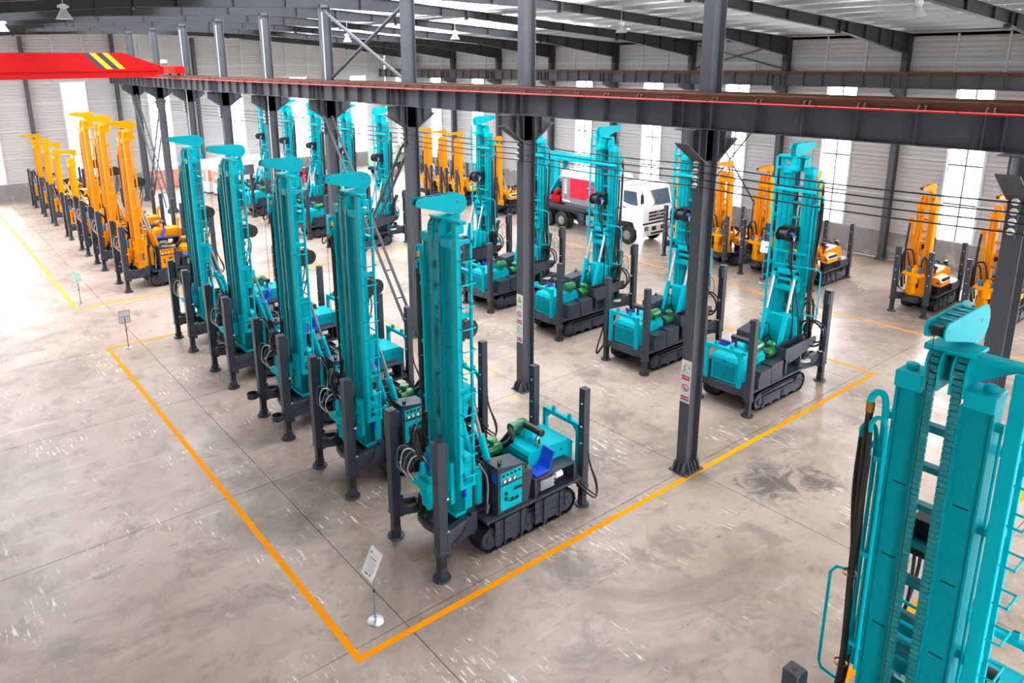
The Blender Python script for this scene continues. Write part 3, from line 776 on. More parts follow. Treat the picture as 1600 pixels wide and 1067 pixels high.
    for (x, y, z, r) in HT:
        b.tube(curve([(x + .02, y - .16, z - .6), (x + .01, y - .15, z + .08), (x, y - .07, z + .19), (x, y, z + .10), (x, y, z)], 5), r * .95, 8)
        b.tube([(x + .02, y - .16, 2.9), (x + .02, y - .16, z - .6)], .022, 7)
    for z in (3.2, 4.4, 5.6): b.bx(.62, .86, .44, .56, z - .03, z + .03)
    pp = P(b, 'riser_pipe', main)
    b = MB()
    for (x, y, zt_, r) in HT:
        b.tube(curve([(x, y, zt_), (x + .0, y + .0, zt_ - .7), (x + .02, .66 + (y - .68) * .4, 4.0), (x + .04, .64 + (y - .68) * .3, 2.8), (x + .0, y + .02, 1.7), (x + .15, y + .0, 1.1)], 6), r, 8)
    P(b, 'hose_bundle', 'black', pp)
    P(MB().tube([(.66, .68, 6.10), (.66, .68, 6.22)], .047, 8).tube(rings((.68, .68, 4.05), .075, 'z', 10), .012, 6, closed=True).tube(rings((.7, .66, 2.8), .07, 'z', 10), .012, 6, closed=True), 'hose_coupling', 'brass', pp)
    P(MB().tube(rings((.78, .80, 1.72), .40, 'x', 26), .032, 8, closed=True).tube(rings((.66, .86, 1.78), .34, 'x', 24), .026, 8, closed=True), 'coiled_hose', 'black')
    P(MB().tube([(1.05, -.39, 3.74), (1.05, .86, 3.80), (1.04, .98, 3.78), (1.0, 1.03, 3.70), (.95, 1.02, 2.42), (.95, .98, 2.34), (.95, .60, 2.30)], .02, 7), 'hand_rail', main)
    # jib
    b = MB(); o = taper(.26, 7.33, .085, 1.13, 7.22, .20)
    for y in (-.085, .085): b.prism(o, 'y', y - .009, y + .009)
    for x, z in ((.45, 7.39), (.65, 7.39), (.85, 7.39), (1.02, 7.38), (.6, 7.2)): b.bx(x - .03, x + .03, -.076, .076, z - .008, z + .008)
    b.cyl((1.16, 0, 6.62), (1.16, 0, 7.1), .06, 14).bx(1.05, 1.25, -.1, .1, 6.62, 6.78, .01).bx(.86, 1.12, -.08, .08, 6.62, 6.98)
    jb = P(b, 'jib', main)
    P(MB().lathe([(.02, -.045), (.06, -.045), (.045, 0), (.06, .045), (.02, .045)], (.27, 0, 7.32), 'y', 16), 'jib_sheave', 'blacksteel', jb)
    P(MB().cyl((.26, -.096, 7.33), (.26, .096, 7.33), .025, 8).cyl((1.1, -.096, 7.26), (1.1, .096, 7.26), .025, 8), 'jib_pin', dark, jb)
    P(MB().tube([(.18, 0, 7.30), (.18, 0, 2.4)], .005, 5), 'hoist_rope', 'blacksteel', jb)
    # winch and rear of mast
    b = MB().lathe([(.03, -.26), (.20, -.26), (.20, -.23), (.14, -.22), (.14, .04), (.20, .05), (.20, .08), (.03, .08)], (1.23, 0, 4.72), 'y', 20).bx(.89, 1.12, -.25, .2, 4.5, 4.95, .01)
    wi = P(b, 'winch', 'black'); P(MB().lathe([(.05, .08), (.065, .09), (.065, .2), (.04, .22)], (1.2, 0, 4.74), 'y', 14), 'winch_motor', 'darkblue', wi); P(MB().bx(1.18, 1.26, .2, .27, 4.66, 4.72).tube(curve([(1.22, .23, 4.7), (1.28, .27, 4.62), (1.26, .25, 4.54)], 4), .02, 6), 'winch_fitting', 'chrome', wi)
    P(MB().tube(curve([(1.25, .26, 4.68), (1.3, .25, 4.3), (1.15, .2, 3.7), (1.2, .34, 3.0), (1.25, .45, 2.0), (1.3, .4, 1.2)], 6), .02, 6).tube(curve([(1.25, .22, 4.66), (1.34, .2, 4.1), (1.16, .26, 3.4), (1.15, .5, 2.6), (1.1, .6, 1.6)], 6), .02, 6), 'winch_hose', 'black', wi)
    b = MB().bx(.89, 1.06, -.40, .40, 3.46, 3.60, .01).bx(.89, 1.06, -.40, .40, 3.26, 3.34, .01).bx(.89, 1.06, -.40, -.28, 3.1, 3.6, .01).bx(.89, 1.06, .28, .40, 3.1, 3.6, .01).bx(.89, 1.04, -.40, .40, 2.95, 3.12, .01)
    for s_ in (-1, 1): b.bx(1.06, 1.18, s_ * .33 - .05, s_ * .33 + .05, 3.36, 3.5, .01)
    P(b, 'tilt_yoke', main)
    for s_ in (-1, 1):
        b = MB().tube([(1.78, s_ * .33, 1.05), (1.42, s_ * .33, 2.35)], .075, 12).tube([(1.43, s_ * .33, 2.3), (1.41, s_ * .33, 2.4)], .085, 12)
        c = P(b, 'tilt_cylinder', main); P(MB().tube([(1.42, s_ * .33, 2.35), (1.14, s_ * .33, 3.42)], .042, 10), 'tilt_rod', 'chrome', c)
    b = MB().bx(1.15, 1.9, -.42, .42, .78, .98, .02).bx(1.6, 1.95, -.45, -.24, .9, 1.25, .02).bx(1.6, 1.95, .24, .45, .9, 1.25, .02).prism([(1.1, .78), (1.4, .78), (1.12, 1.8)], 'y', -.4, -.36).prism([(1.1, .78), (1.4, .78), (1.12, 1.8)], 'y', .36, .4)
    P(b, 'mast_pedestal', 'navy')
    P(MB().lathe([(.06, .93), (.085, .95), (.085, 1.72), (.05, 1.76)], (1.27, -.40, 0), 'z', 14), 'lift_cylinder', main)
    b = MB()
    for i in range(9):
        a = random.uniform(-.3, .3); x = 1.2 + .09 * i
        b.tube(curve([(x, a, .95), (x + .1, a + random.uniform(-.2, .2), 1.35 + random.uniform(-.1, .3)), (x + .25, a + random.uniform(-.25, .25), 1.3), (x + .45, a * .6, .95)], 4), .022, 6)
    for i in range(4):
        b.tube(curve([(1.3, -.36 - .05 * i, 1.9), (1.42, -.5 - .03 * i, 1.5), (1.36, -.52, 1.1), (1.3 + .06 * i, -.6, .8)], 5), .024, 6)
    P(b, 'hydraulic_hose', 'black')
    P(MB().tube(curve([(1.22, -.52, 1.9), (1.38, -.58, 1.5), (1.3, -.66, .84)], 5), .018, 6).cyl((1.3, -.66, .8), (1.33, -.68, 1.0), .026, 8), 'steel_hose', 'chrome')
    # control cabinet
    b = MB().prism([(1.46, .76), (2.16, .76), (2.16, 1.72), (1.46, 1.82)], 'y', -.82, -.34)
    cb = P(b, 'control_cabinet', 'navy')
    P(MB().bx(1.52, 2.10, -.83, -.82, .82, 1.38, .003), 'lever_panel', main, cb); P(MB().bx(1.52, 2.11, -.83, -.82, 1.43, 1.68, .003), 'gauge_panel', main, cb)
    for i in range(3): P(MB().lathe([(.03, -.858), (.047, -.855), (.047, -.83), (.03, -.83)], (1.62 + .13 * i, 0, 1.50), 'y', 14), 'gauge', 'white', cb)
    b = MB()
    for i in range(3): b.tube(rings((1.62 + .13 * i, -.856, 1.50), .047, 'y', 14), .009, 5, closed=True)
    for i in range(5): b.cyl((1.6 + .105 * i, -.85, 1.62), (1.6 + .105 * i, -.83, 1.62), .028, 8)
    b.cyl((1.66, -.86, 1.2), (1.66, -.83, 1.2), .04, 8).cyl((1.66, -.86, 1.08), (1.66, -.83, 1.08), .04, 8)
    P(b, 'switch_knob', 'blacksteel', cb)
    b = MB()
    for i in range(5): b.bar((1.88 + .035 * i, -.83, 1.19), (1.88 + .035 * i, -.90, 1.28), .014, .014).bx(1.872 + .035 * i, 1.888 + .035 * i, -.92, -.89, 1.26, 1.31)
    for i in range(4):
        x = 1.76 + .035 * i + (.06 if i > 1 else 0); b.bar((x, -.83, .97), (x, -.90, 1.06), .014, .014).bx(x - .009, x + .009, -.92, -.89, 1.04, 1.1)
    P(b, 'control_lever', 'black', cb)
    P(MB().bx(1.455, 1.465, -.76, -.62, 1.46, 1.68), 'blue_label', 'blue', cb)
    P(MB().bx(1.56, 1.62, -.74, -.68, 1.80, 1.87, .01).tube([(1.55, -.71, 1.80), (1.55, -.71, 1.93), (1.63, -.71, 1.93), (1.63, -.71, 1.80)], .01, 6), 'beacon', 'black', cb)
    P(MB().prism([(2.15, 1.5), (2.42, 1.5), (2.28, .78), (2.15, .78)], 'y', -.82, -.40), 'side_locker', 'navy', cb)
    b = MB()
    for i in range(4): b.tube([(2.2 + .05 * i, -.7 + .04 * (i % 2), 1.5), (2.2 + .05 * i, -.74, 1.62)], .014, 6)
    P(b, 'joystick', 'black', cb)
    # operator bench with valve bank and seat
    b = MB().bx(2.46, 2.52, -.84, -.46, .77, 1.18, .004).bx(3.62, 3.68, -.84, -.46, .77, 1.18, .004).bx(2.46, 3.68, -.84, -.46, 1.16, 1.2, .006).bx(2.52, 3.62, -.48, -.46, .77, 1.16)
    bn = P(b, 'bench', 'navy')
    b = MB()
    for i in range(7): b.bx(2.68 + .055 * i, 2.72 + .055 * i, -.80, -.56, .82, 1.06, .004).cyl((2.70 + .055 * i, -.84, .88), (2.70 + .055 * i, -.80, .88), .014, 6).cyl((2.70 + .055 * i, -.84, .96), (2.70 + .055 * i, -.80, .96), .014, 6)
    P(b, 'valve_bank', 'zinc', bn); P(MB().bx(2.55, 2.67, -.78, -.56, .78, 1.08, .01).lathe([(.04, 0), (.06, .01), (.06, .35)], (3.1, -.64, .86), 'x', 10), 'pump', 'blacksteel', bn)
    P(MB().lathe([(.05, 0), (.075, .01), (.075, .20), (.05, .22)], (3.12, -.74, 1.02), 'x', 14), 'oil_filter', 'white', bn)
    st = MB().bx(2.52, 2.94, -.80, -.44, 1.2, 1.27, .02)
    n = 6; out = [(2.86 + .14 * (i / n) ** .7 + .04 * (i / n), 1.25 + .40 * i / n) for i in range(n + 1)]
    st.prism(out + [(x + .035, z) for x, z in out[::-1]], 'y', -.80, -.44)
    se = P(st, 'seat', seat); P(MB().cyl((2.73, -.62, 1.268), (2.73, -.62, 1.275), .016, 8), 'seat_bolt', 'blacksteel', se)
    # engine
    y0, y1 = -.45, .45
    b = MB().prism([(2.62, .80), (3.95, .80), (3.95, 1.44), (3.86, 1.53), (2.68, 1.58), (2.62, 1.52)], 'y', y0, y1).bx(2.6, 3.97, y0 - .012, y1 + .012, 1.40, 1.43).bx(3.0, 3.03, y0 - .012, y1 + .012, .82, 1.4)
    en = P(b, 'engine_hood', engbox)
    P(MB().tube(rings((3.45, .26, 1.565), .05, 'z', 14), .018, 6, closed=True).lathe([(.03, 0), (.05, .01), (.04, .03)], (3.45, .26, 1.55), 'z', 12), 'filler_cap', 'blacksteel', en)
    P(MB().cyl((2.9, -.462, 1.3), (2.9, -.45, 1.3), .025, 8).cyl((3.6, -.462, 1.36), (3.6, -.45, 1.36), .025, 8), 'hood_catch', 'blacksteel', en)
    P(MB().bx(3.95, 3.965, -.37, .37, .86, 1.34), 'radiator_opening', 'black', en)
    gr = MB()
    for i in range(10): gr.bx(3.965, 3.985, -.37, .37, .90 + .045 * i, .912 + .045 * i)
    for i in range(13): gr.bx(3.968, 3.982, -.36 + .058 * i, -.35 + .058 * i, .86, 1.34)
    gr.bx(3.95, 3.99, -.41, -.37, .84, 1.37).bx(3.95, 3.99, .37, .41, .84, 1.37).bx(3.95, 3.99, -.41, .41, 1.33, 1.37).bx(3.95, 3.99, -.41, .41, .84, .87)
    P(gr, 'radiator_grille', engbox, en)
    P(MB().lathe([(.02, 0), (.045, 0), (.045, .01), (.02, .01)], (3.966, .0, 1.405), 'x', 12), 'maker_badge', 'blue', en)
    b = MB().bx(4.0, 4.1, -.60, -.49, .80, 1.86, .01).bx(4.0, 4.1, .49, .60, .80, 1.86, .01).bx(4.0, 4.1, -.60, .60, 1.78, 1.88, .01)
    for y in (-.26, .26): b.bx(4.01, 4.09, y - .05, y + .05, 1.88, 1.99, .008)
    b.prism([(-.49, 1.78), (-.36, 1.78), (-.49, 1.64)], 'x', 4.02, 4.08).prism([(.49, 1.78), (.36, 1.78), (.49, 1.64)], 'x', 4.02, 4.08)
    po = P(b, 'rear_portal', main)
    b = MB()
    for y in (-.26, .26): b.bx(4.025, 4.075, y - .033, y + .033, 1.985, 1.993)
    P(b, 'post_socket', 'blacksteel', po)
    # exhaust and air filters
    b = MB().lathe([(.06, 0), (.085, .02), (.085, .56), (.06, .58)], (3.12, -.36, 1.86), 'y', 16).cyl((3.12, -.22, 1.55), (3.12, -.22, 1.80), .035, 10)
    mu = P(b, 'muffler', 'blacksteel'); P(MB().tube(curve([(3.02, -.3, 1.55), (2.98, -.3, 1.72), (3.04, -.3, 1.8)], 4), .04, 8), 'exhaust_pipe', 'chrome', mu)
    P(MB().bx(3.0, 3.24, .12, .18, 1.55, 1.8), 'muffler_stay', main, mu)
    f1 = MB().lathe([(.06, 0), (.13, .01), (.14, .04), (.14, .38), (.12, .42), (.06, .43)], (2.12, .42, 1.42), 'x', 20).lathe([(.05, .12), (.06, .2), (.12, .22), (.13, .25), (.11, .29), (.03, .32)], (2.3, .42, 1.42), 'z', 18)
    P(f1, 'air_filter', filt); P(MB().lathe([(.06, 0), (.13, .01), (.14, .04), (.14, .40), (.13, .44), (.06, .45)], (2.82, .40, 1.76), 'x', 20).bx(2.98, 3.08, .34, .46, 1.5, 1.64), 'air_filter', filt)
    b = MB().tube(curve([(2.55, .36, 1.46), (2.66, .22, 1.58), (2.72, .2, 1.7), (2.84, .38, 1.76)], 6), .062, 9).tube(curve([(2.5, .5, 1.42), (2.64, .46, 1.5), (2.74, .36, 1.7), (2.84, .42, 1.72)], 6), .05, 9)
    P(b, 'intake_hose', 'black')
    # boxes and rod trough on the far side
    b = MB().prism([(2.92, .72), (3.55, .72), (3.55, 1.02), (3.44, 1.20), (2.92, 1.20)], 'y', .50, .86)
    tx = P(b, 'tool_box', 'navy'); P(MB().bx(2.90, 3.5, .49, .86, 1.2, 1.215, .004), 'box_lid', 'navy', tx); P(MB().bx(2.25, 2.86, .46, .84, .72, 1.26, .015), 'oil_tank', 'navy')
    b = MB()
    for y in (.52, .84): b.prism([(2.2, 1.28), (2.2, 1.58), (.62, 1.62), (.5, 1.56), (.5, 1.36), (.66, 1.32), (1.7, 1.1), (2.0, 1.1)], 'y', y - .012, y + .012)
    b.bx(.7, 2.1, .53, .83, 1.28, 1.30).bx(2.17, 2.2, .53, .83, 1.28, 1.58).bx(1.1, 1.18, .6, .76, .72, 1.28).bx(1.9, 1.98, .6, .76, .72, 1.28)
    P(b, 'rod_trough', 'navy')
    P(MB().lathe([(.08, 0), (.19, .01), (.19, .06), (.08, .07)], (.75, .66, .78), 'z', 18), 'breakout_disc', 'offwhite')  # pale colour stands in for a reflection off the disc
    b = MB().bx(1.95, 2.55, -.34, .3, .8, 1.12, .03).lathe([(.08, 0), (.12, .02), (.12, .3), (.08, .32)], (2.3, -.2, 1.2), 'x', 12).lathe([(.05, 0), (.09, .01), (.09, .24), (.05, .26)], (2.1, .1, 1.18), 'x', 12)
    P(b, 'pump_drive', 'blacksteel')
    return t
RIGS = []
def place(proto, kids, x, y, rz, label, group, used):
    if not used[0]: o = proto; used[0] = True
    else: o = copy_tree(proto, kids)
    o.location = (x, y, 0); o.rotation_euler = (0, 0, rz); tag(o, label, 'drilling rig', group); RIGS.append(o)
    return o
teal = tall_rig('teal', 'teal_dark', 'green'); km = kid_map(teal); used = [False]
GA = 'teal rigs of the front row'
place(teal, km, 7.03, 11.23, 0, 'teal crawler drill rig nearest the yellow floor corner, blue seat in full view', GA, used)
place(teal, km, 7.04, 14.86, 0, 'teal crawler drill rig second from the yellow floor corner in the front row', GA, used)
a3 = place(teal, km, 7.04, 18.41, 0, 'teal crawler drill rig in the middle of the five in the front row', GA, used)
place(teal, km, 7.06, 22.54, 0, 'teal crawler drill rig fourth from the yellow floor corner in the front row', GA, used)
place(teal, km, 7.05, 26.43, 0, 'teal crawler drill rig farthest of the front row, next to the orange rigs', GA, used)
place(teal, km, 7.20, 2.54, 0, 'teal drill rig cut off at the right picture edge, chains facing the viewer', 'teal rigs close to the camera', used)
cup = MB().lathe([(.10, 0), (.15, .01), (.155, .16), (.14, .16), (.13, .03), (.02, .02)], (-.26, 0, .62), 'z', 18).bx(-.13, -.09, -.05, .05, .62, .74).mesh('rod_cup', 'navy')
for y in (-.86, .87): link('rod_cup', cup, a3, (0, y, 0))
GB = 'teal rigs of the second row'
for y, l in ((11.31, 'teal drill rig seen from its radiator end at the right yellow line corner'), (15.03, 'teal drill rig seen from behind, mast hidden by the column with the hard hat sign'),
             (18.95, 'teal drill rig seen from behind with its mast in front of the white truck'), (22.9, 'teal drill rig seen from behind, mast half hidden by the column with the warning strip'),
             (26.4, 'teal drill rig seen from behind, mast in front of a lone orange mast'), (35.3, 'teal drill rig behind the nearer cross brace, mast before the mint container'),
             (39.35, 'teal drill rig whose mast rises just right of the fourth column'), (43.4, 'teal drill rig whose mast rises between the fourth and fifth columns'),
             (47.5, 'teal drill rig whose mast rises just right of the fifth column'), (51.6, 'farthest teal drill rig of the second row, left of the fifth column')):
    place(teal, km, 21.6, y, math.pi, l, GB, used)
orange = tall_rig('orange', 'orange_dark', 'brown', engbox='orange'); km = kid_map(orange); used = [False]
GO = 'tall orange rigs at the left'
for y, l in ((35.37, 'tall orange drill rig nearest the second info stand'), (39.9, 'tall orange drill rig in the middle of the three tall orange ones'), (43.6, 'farthest of the three tall orange drill rigs')):
    place(orange, km, 7.05, y, 0, l, GO, used)

# ================================================================== SHORT ORANGE RIG
def short_rig():
    t = thing('drill_rig', 'x', 'drilling rig')
    P = lambda b, name, m, par=t, **kw: b.build(name, m, par, **kw)
    crawler(t, -1, .85, 3.1, .32, .62, .56, True); crawler(t, 1, .85, 3.1, .32, .62, .56, True)
    ch = P(MB().bx(.5, 3.25, -.3, .3, .42, .66, .02).bx(.9, 3.2, -.62, .62, .6, .66, .006), 'chassis', 'navy')
    for (x, zf) in ((-.02, 0), (3.2, .02)):
        for s_ in (-1, 1):
            jack(t, x, s_ * .6, 2.62 if x < 1 else 2.5, zf, .17, zb=.5)
            P(MB().bar((x + (.6 if x < 1 else -.3), s_ * .3, .58), (x + (.05 if x < 1 else -.05), s_ * .54, .66), .14, .28, c=.01), 'outrigger_arm', 'navy')
    P(MB().prism([(.75, -.42), (.75, .42), (.3, .42), (.02, .22), (.02, -.22), (.3, -.42)], 'z', .5, .64).lathe([(.06, .64), (.06, .72), (.03, .74)], (.25, .2, 0), 'z', 10).lathe([(.06, .64), (.06, .72), (.03, .74)], (.25, -.2, 0), 'z', 10), 'drill_table', 'navy')
    b = MB()
    for s_ in (-1, 1):
        a0, a1 = sorted((s_ * .09, s_ * .30)); b.bx(.50, .74, a0, a1, .72, 4.35, .012)
        e0, e1 = sorted((s_ * .30, s_ * .325)); b.bx(.47, .76, e0, e1, .72, 4.3)
    ms = P(b, 'mast', 'orange')
    rg = MB().bx(.56, .68, -.09, .09, -.05, .05).mesh('mast_rung', 'orange_dark')
    for i in range(8): link('mast_rung', rg, ms, (0, 0, .95 + i * .46))
    b = MB().bx(.44, .8, -.36, .36, 4.14, 4.28, .01)
    for y in (-.24, -.12, .12, .24): b.prism([(.62 + .19 * math.cos(R(q)), 4.45 + .19 * math.sin(R(q))) for q in range(0, 181, 20)] + [(.43, 4.26), (.81, 4.26)], 'y', y - .02, y + .02)
    P(b, 'crown_block', 'orange', ms)
    b = MB()
    for s_ in (-1, 1): chain_strip(b, s_ * .18, .46, 1.2, 4.5, .06, .07)
    P(b, 'drive_chain', 'orange_dark', ms, kind='stuff')
    P(MB().bx(.42, .84, -.36, .36, .66, 1.0, .015).bx(.42, .5, -.34, -.1, 1.0, 1.5).bx(.42, .5, .1, .34, 1.0, 1.5), 'mast_foot', 'orange', ms)
    b = MB()
    for y in (-.06, .06): b.prism([(-.22, 5.06), (.9, 5.10), (.98, 4.98), (.9, 4.72), (.72, 4.72), (.6, 4.86), (-.2, 4.95), (-.27, 5.0)], 'y', y - .008, y + .008)
    b.cyl((.78, 0, 4.4), (.78, 0, 4.75), .05, 12).bx(.0, .06, -.05, .05, 5.05, 5.065).bx(.5, .56, -.05, .05, 5.07, 5.085)
    jb = P(b, 'jib', 'orange'); P(MB().lathe([(.02, -.045), (.06, -.045), (.04, 0), (.06, .045), (.02, .045)], (-.18, 0, 5.0), 'y', 14), 'jib_sheave', 'blacksteel', jb)
    b = MB().bx(.06, .36, -.30, .42, 1.52, 1.66, .02).lathe([(.06, .78), (.08, .8), (.08, 1.2), (.14, 1.24), (.14, 1.52), (.10, 1.54)], (.2, 0, 0), 'z', 16).lathe([(.13, 1.66), (.13, 1.8), (.08, 1.84), (.08, 1.95)], (.2, 0, 0), 'z', 14).bx(.2, .5, -.2, .2, 1.54, 1.7)
    ph = P(b, 'power_head', 'orange')
    for y in (-.2, .22): P(MB().lathe([(.05, 1.66), (.075, 1.68), (.075, 1.86), (.04, 1.9)], (.2, y, 0), 'z', 12), 'rotation_motor', 'bluemotor', ph)
    for (y0, y1, hh) in ((-.2, -.34, 2.2), (.02, .56, 2.42), (.22, .6, 2.28)):
        P(MB().tube(curve([(.2, y0, 1.85), (.16, y0 + (y1 - y0) * .2, hh), (.26, (y0 + y1) / 2, hh + .1), (.36, y1, hh - .1), (.46, y1, 1.4), (.5, y1 * .9, .9)], 6), .035, 8), 'air_hose', 'black', ph)
    b = MB()
    for i in range(4): b.tube(curve([(.15, .2 + .05 * i, 1.6), (.02, .4 + .05 * i, 1.5), (.1, .5 + .04 * i, 1.1), (.4, .45, .8)], 5), .018, 6)
    P(b, 'head_hose', 'greyhose', ph)
    b = MB()
    for y in (.44, .50): b.tube(curve([(.62, y, 1.6), (.62, y, 3.4), (.6, y + .02, 3.66), (.55, y + .07, 3.66), (.54, y + .08, 3.5)], 5), .026, 7)
    b.bx(.56, .66, .32, .5, 3.0, 3.08).bx(.56, .66, .32, .5, 2.0, 2.08)
    pp = P(b, 'riser_pipe', 'orange')
    b = MB()
    for i in range(3): b.tube(curve([(.55 + .05 * i, .54 + .03 * i, 3.5), (.56 + .05 * i, .58 + .03 * i, 2.6), (.58, .56, 1.7), (.66, .5, 1.0)], 6), .028, 7)
    P(b, 'hose_bundle', 'black', pp)
    b = MB().bx(.74, 1.1, -.24, .24, .62, 1.3, .02); P(b, 'mast_pedestal', 'navy')
    for s_ in (-1, 1):
        c = P(MB().tube([(1.5, s_ * .22, .8), (1.15, s_ * .22, 1.75)], .055, 10), 'tilt_cylinder', 'orange'); P(MB().tube([(1.15, s_ * .22, 1.75), (.82, s_ * .22, 2.65)], .03, 8), 'tilt_rod', 'chrome', c)
    en = P(MB().prism([(1.6, .95), (3.15, .95), (3.15, 1.36), (2.9, 1.46), (1.7, 1.42), (1.6, 1.3)], 'y', -.22, .55).bx(1.58, 3.17, -.235, .565, 1.2, 1.24), 'engine_hood', 'orange')
    P(MB().lathe([(.05, 0), (.1, .01), (.1, .34), (.05, .36)], (2.0, .2, 1.62), 'x', 14).lathe([(.04, 1.46), (.05, 1.6), (.1, 1.64), (.11, 1.72), (.04, 1.78)], (1.8, .3, 0), 'z', 14), 'air_filter', 'blacksteel')
    P(MB().tube(curve([(2.1, .2, 1.68), (2.4, .1, 1.74), (2.7, .05, 1.6), (3.0, .0, 1.62), (3.1, -.1, 1.45)], 5), .045, 8).tube(curve([(1.5, -.1, 1.2), (1.7, -.2, 1.6), (1.95, -.05, 1.6), (2.1, .1, 1.64)], 5), .04, 8), 'intake_hose', 'black', en)
    P(MB().lathe([(.04, 0), (.08, .01), (.08, .2), (.04, .22)], (2.95, -.05, 1.58), 'x', 12), 'muffler', 'blacksteel', en)
    P(MB().bx(2.0, 2.2, -.1, .2, 1.46, 1.55, .02), 'radio_receiver', 'red', en)
    b = MB().prism([(-.66, 1.02), (-.66, 1.18), (-.52, 1.36), (-.3, 1.36), (-.3, 1.02)], 'x', 1.12, 2.0)
    cb = P(b, 'control_box', 'orange'); P(MB().bx(1.108, 1.118, -.6, -.48, 1.12, 1.22), 'blue_label', 'blue', cb)
    T = Matrix.Translation((1.56, -.592, 1.27)) @ Matrix.Rotation(R(-38), 4, 'X')
    P(MB().bx(-.4, .4, -.002, .008, -.1, .1, 0, Matrix.Translation((1.56, -.592, 1.272)) @ Matrix.Rotation(R(-38), 4, 'X')), 'label_plate', 'white', cb)
    b = MB()
    for i in range(6): b.bx(1.25 + .11 * i, 1.28 + .11 * i, -.69, -.60, 1.24, 1.34)
    P(b, 'control_lever', 'inkdark', cb)
    P(MB().bx(2.3, 3.15, -.64, -.28, .68, .96, .02), 'oil_tank', 'navy'); P(MB().bx(1.2, 1.9, .3, .62, .66, 1.0, .02), 'tool_box', 'navy')
    b = MB()
    for i in range(14):
        x = 1.15 + .07 * i; b.tube(curve([(x, -.55, .7), (x + .05, -.62 + .1 * random.random(), .85), (x + .12, -.5, 1.0), (x - .1, -.36, 1.04)], 4), .02, 6)
    b.bx(1.2, 2.2, -.45, -.3, .66, 1.0, .02)
    P(b, 'hydraulic_hose', 'black')
    b = MB()
    for (a, e) in ((1.2, 1.5), (1.6, 2.0)):
        b.bx(a, a + .05, -.68, -.64, .1, .56).bx(e, e + .05, -.68, -.64, .1, .56).bx(a, e, -.67, -.645, .3, .35)
    P(b, 'track_guard', 'navy')
    P(MB().lathe([(.03, -.12), (.15, -.12), (.15, -.1), (.1, -.09), (.1, .09), (.15, .1), (.15, .12), (.03, .12)], (.9, -.0, 2.6), 'y', 16), 'winch', 'black')
    return t
short = short_rig(); km = kid_map(short); used = [False]
for y, l in ((48.05, 'short orange drill rig next to the three tall orange ones, overhanging jib'), (52.95, 'third from the left of the short orange drill rigs at the far left'),
             (56.8, 'second from the left of the short orange drill rigs at the far left'), (60.7, 'leftmost and farthest of the short orange drill rigs by the end wall')):
    place(short, km, 7.1, y, 0, l, 'short orange rigs at the far left', used)
GC = 'short orange rigs along the right wall'
for y, l in ((11.43, 'short orange drill rig standing free under the big right window'), (8.95, 'short orange drill rig at the right edge half behind the grey column'),
             (15.99, 'short orange drill rig whose mast hides behind the rightmost teal mast'), (18.25, 'short orange drill rig just left of the rightmost teal mast'),
             (20.35, 'short orange drill rig right of the column with the hard hat sign'), (22.7, 'short orange drill rig in front of the white truck cab, mast behind the column'),
             (36.9, 'short orange drill rig behind the teal mast, left of the warning strip column'), (41.15, 'third from left of the far orange masts by the nearer braced column'),
             (43.0, 'second from left of the far orange masts by the nearer braced column'), (44.9, 'far orange drill rig partly hidden by the nearer braced column')):
    place(short, km, 30.12 if y < 30 else 29.6, y, 0, l, GC, used)

# ================================================================== TRUCK WITH COMPRESSOR
tr = thing('drill_truck', 'white cab truck carrying a grey compressor with crimson doors and a teal folded mast', 'truck', (31.55, 28.0, 0))
P = lambda b, name, m, par=tr, **kw: b.build(name, m, par, **kw)
fr = P(MB().bx(-.45, -.33, -2.6, 5.6, .78, 1.05).bx(.33, .45, -2.6, 5.6, .78, 1.05).bx(-1.2, 1.2, -.9, 5.6, 1.3, 1.42, .01).bx(-1.2, -1.1, -.9, 5.6, 1.42, 1.5).bx(-.9, .9, -.6, 5.3, 1.05, 1.3), 'truck_frame', 'navy')
for (y, dual) in ((-1.9, 0), (3.2, 1), (4.5, 1)):
    for s_ in (-1, 1):
        for k in range(2 if dual else 1):
            xo = s_ * (1.0 - .32 * k)
            w = MB().lathe([(.28, -.13), (.46, -.14), (.52, -.10), (.53, 0), (.52, .10), (.46, .14), (.28, .13)], (xo, y, .53), 'x', 26)
            wh = P(w, 'wheel', 'black')
            P(MB().lathe([(.10, -.17), (.12, -.14), (.25, -.135), (.27, -.12), (.27, .12), (.25, .135), (.12, .14), (.10, .17)], (xo, y, .53), 'x', 18), 'wheel_rim', 'compgrey', wh)
for s_ in (-1, 1):
    P(MB().prism([(-2.55 + .65 + .72 * math.cos(R(a)), .55 + .70 * math.sin(R(a))) for a in range(10, 171, 20)] + [(-1.9 + .6 * math.cos(R(a)), .55 + .58 * math.sin(R(a))) for a in range(170, 9, -20)], 'x', s_ * 1.15 - .15, s_ * 1.15 + .03), 'mudguard', 'black')
P(MB().bx(-1.25, -.6, .1, 1.1, .55, 1.15, .04), 'fuel_tank', 'compgrey'); P(MB().bx(-1.2, -.8, 1.3, 1.75, .5, 1.2, .02), 'step_frame', 'navy')
P(MB().bx(-1.22, -1.18, -.8, 2.3, .75, .8).bx(-1.22, -1.18, -.8, 2.3, .5, .55), 'side_guard', 'blacksteel')
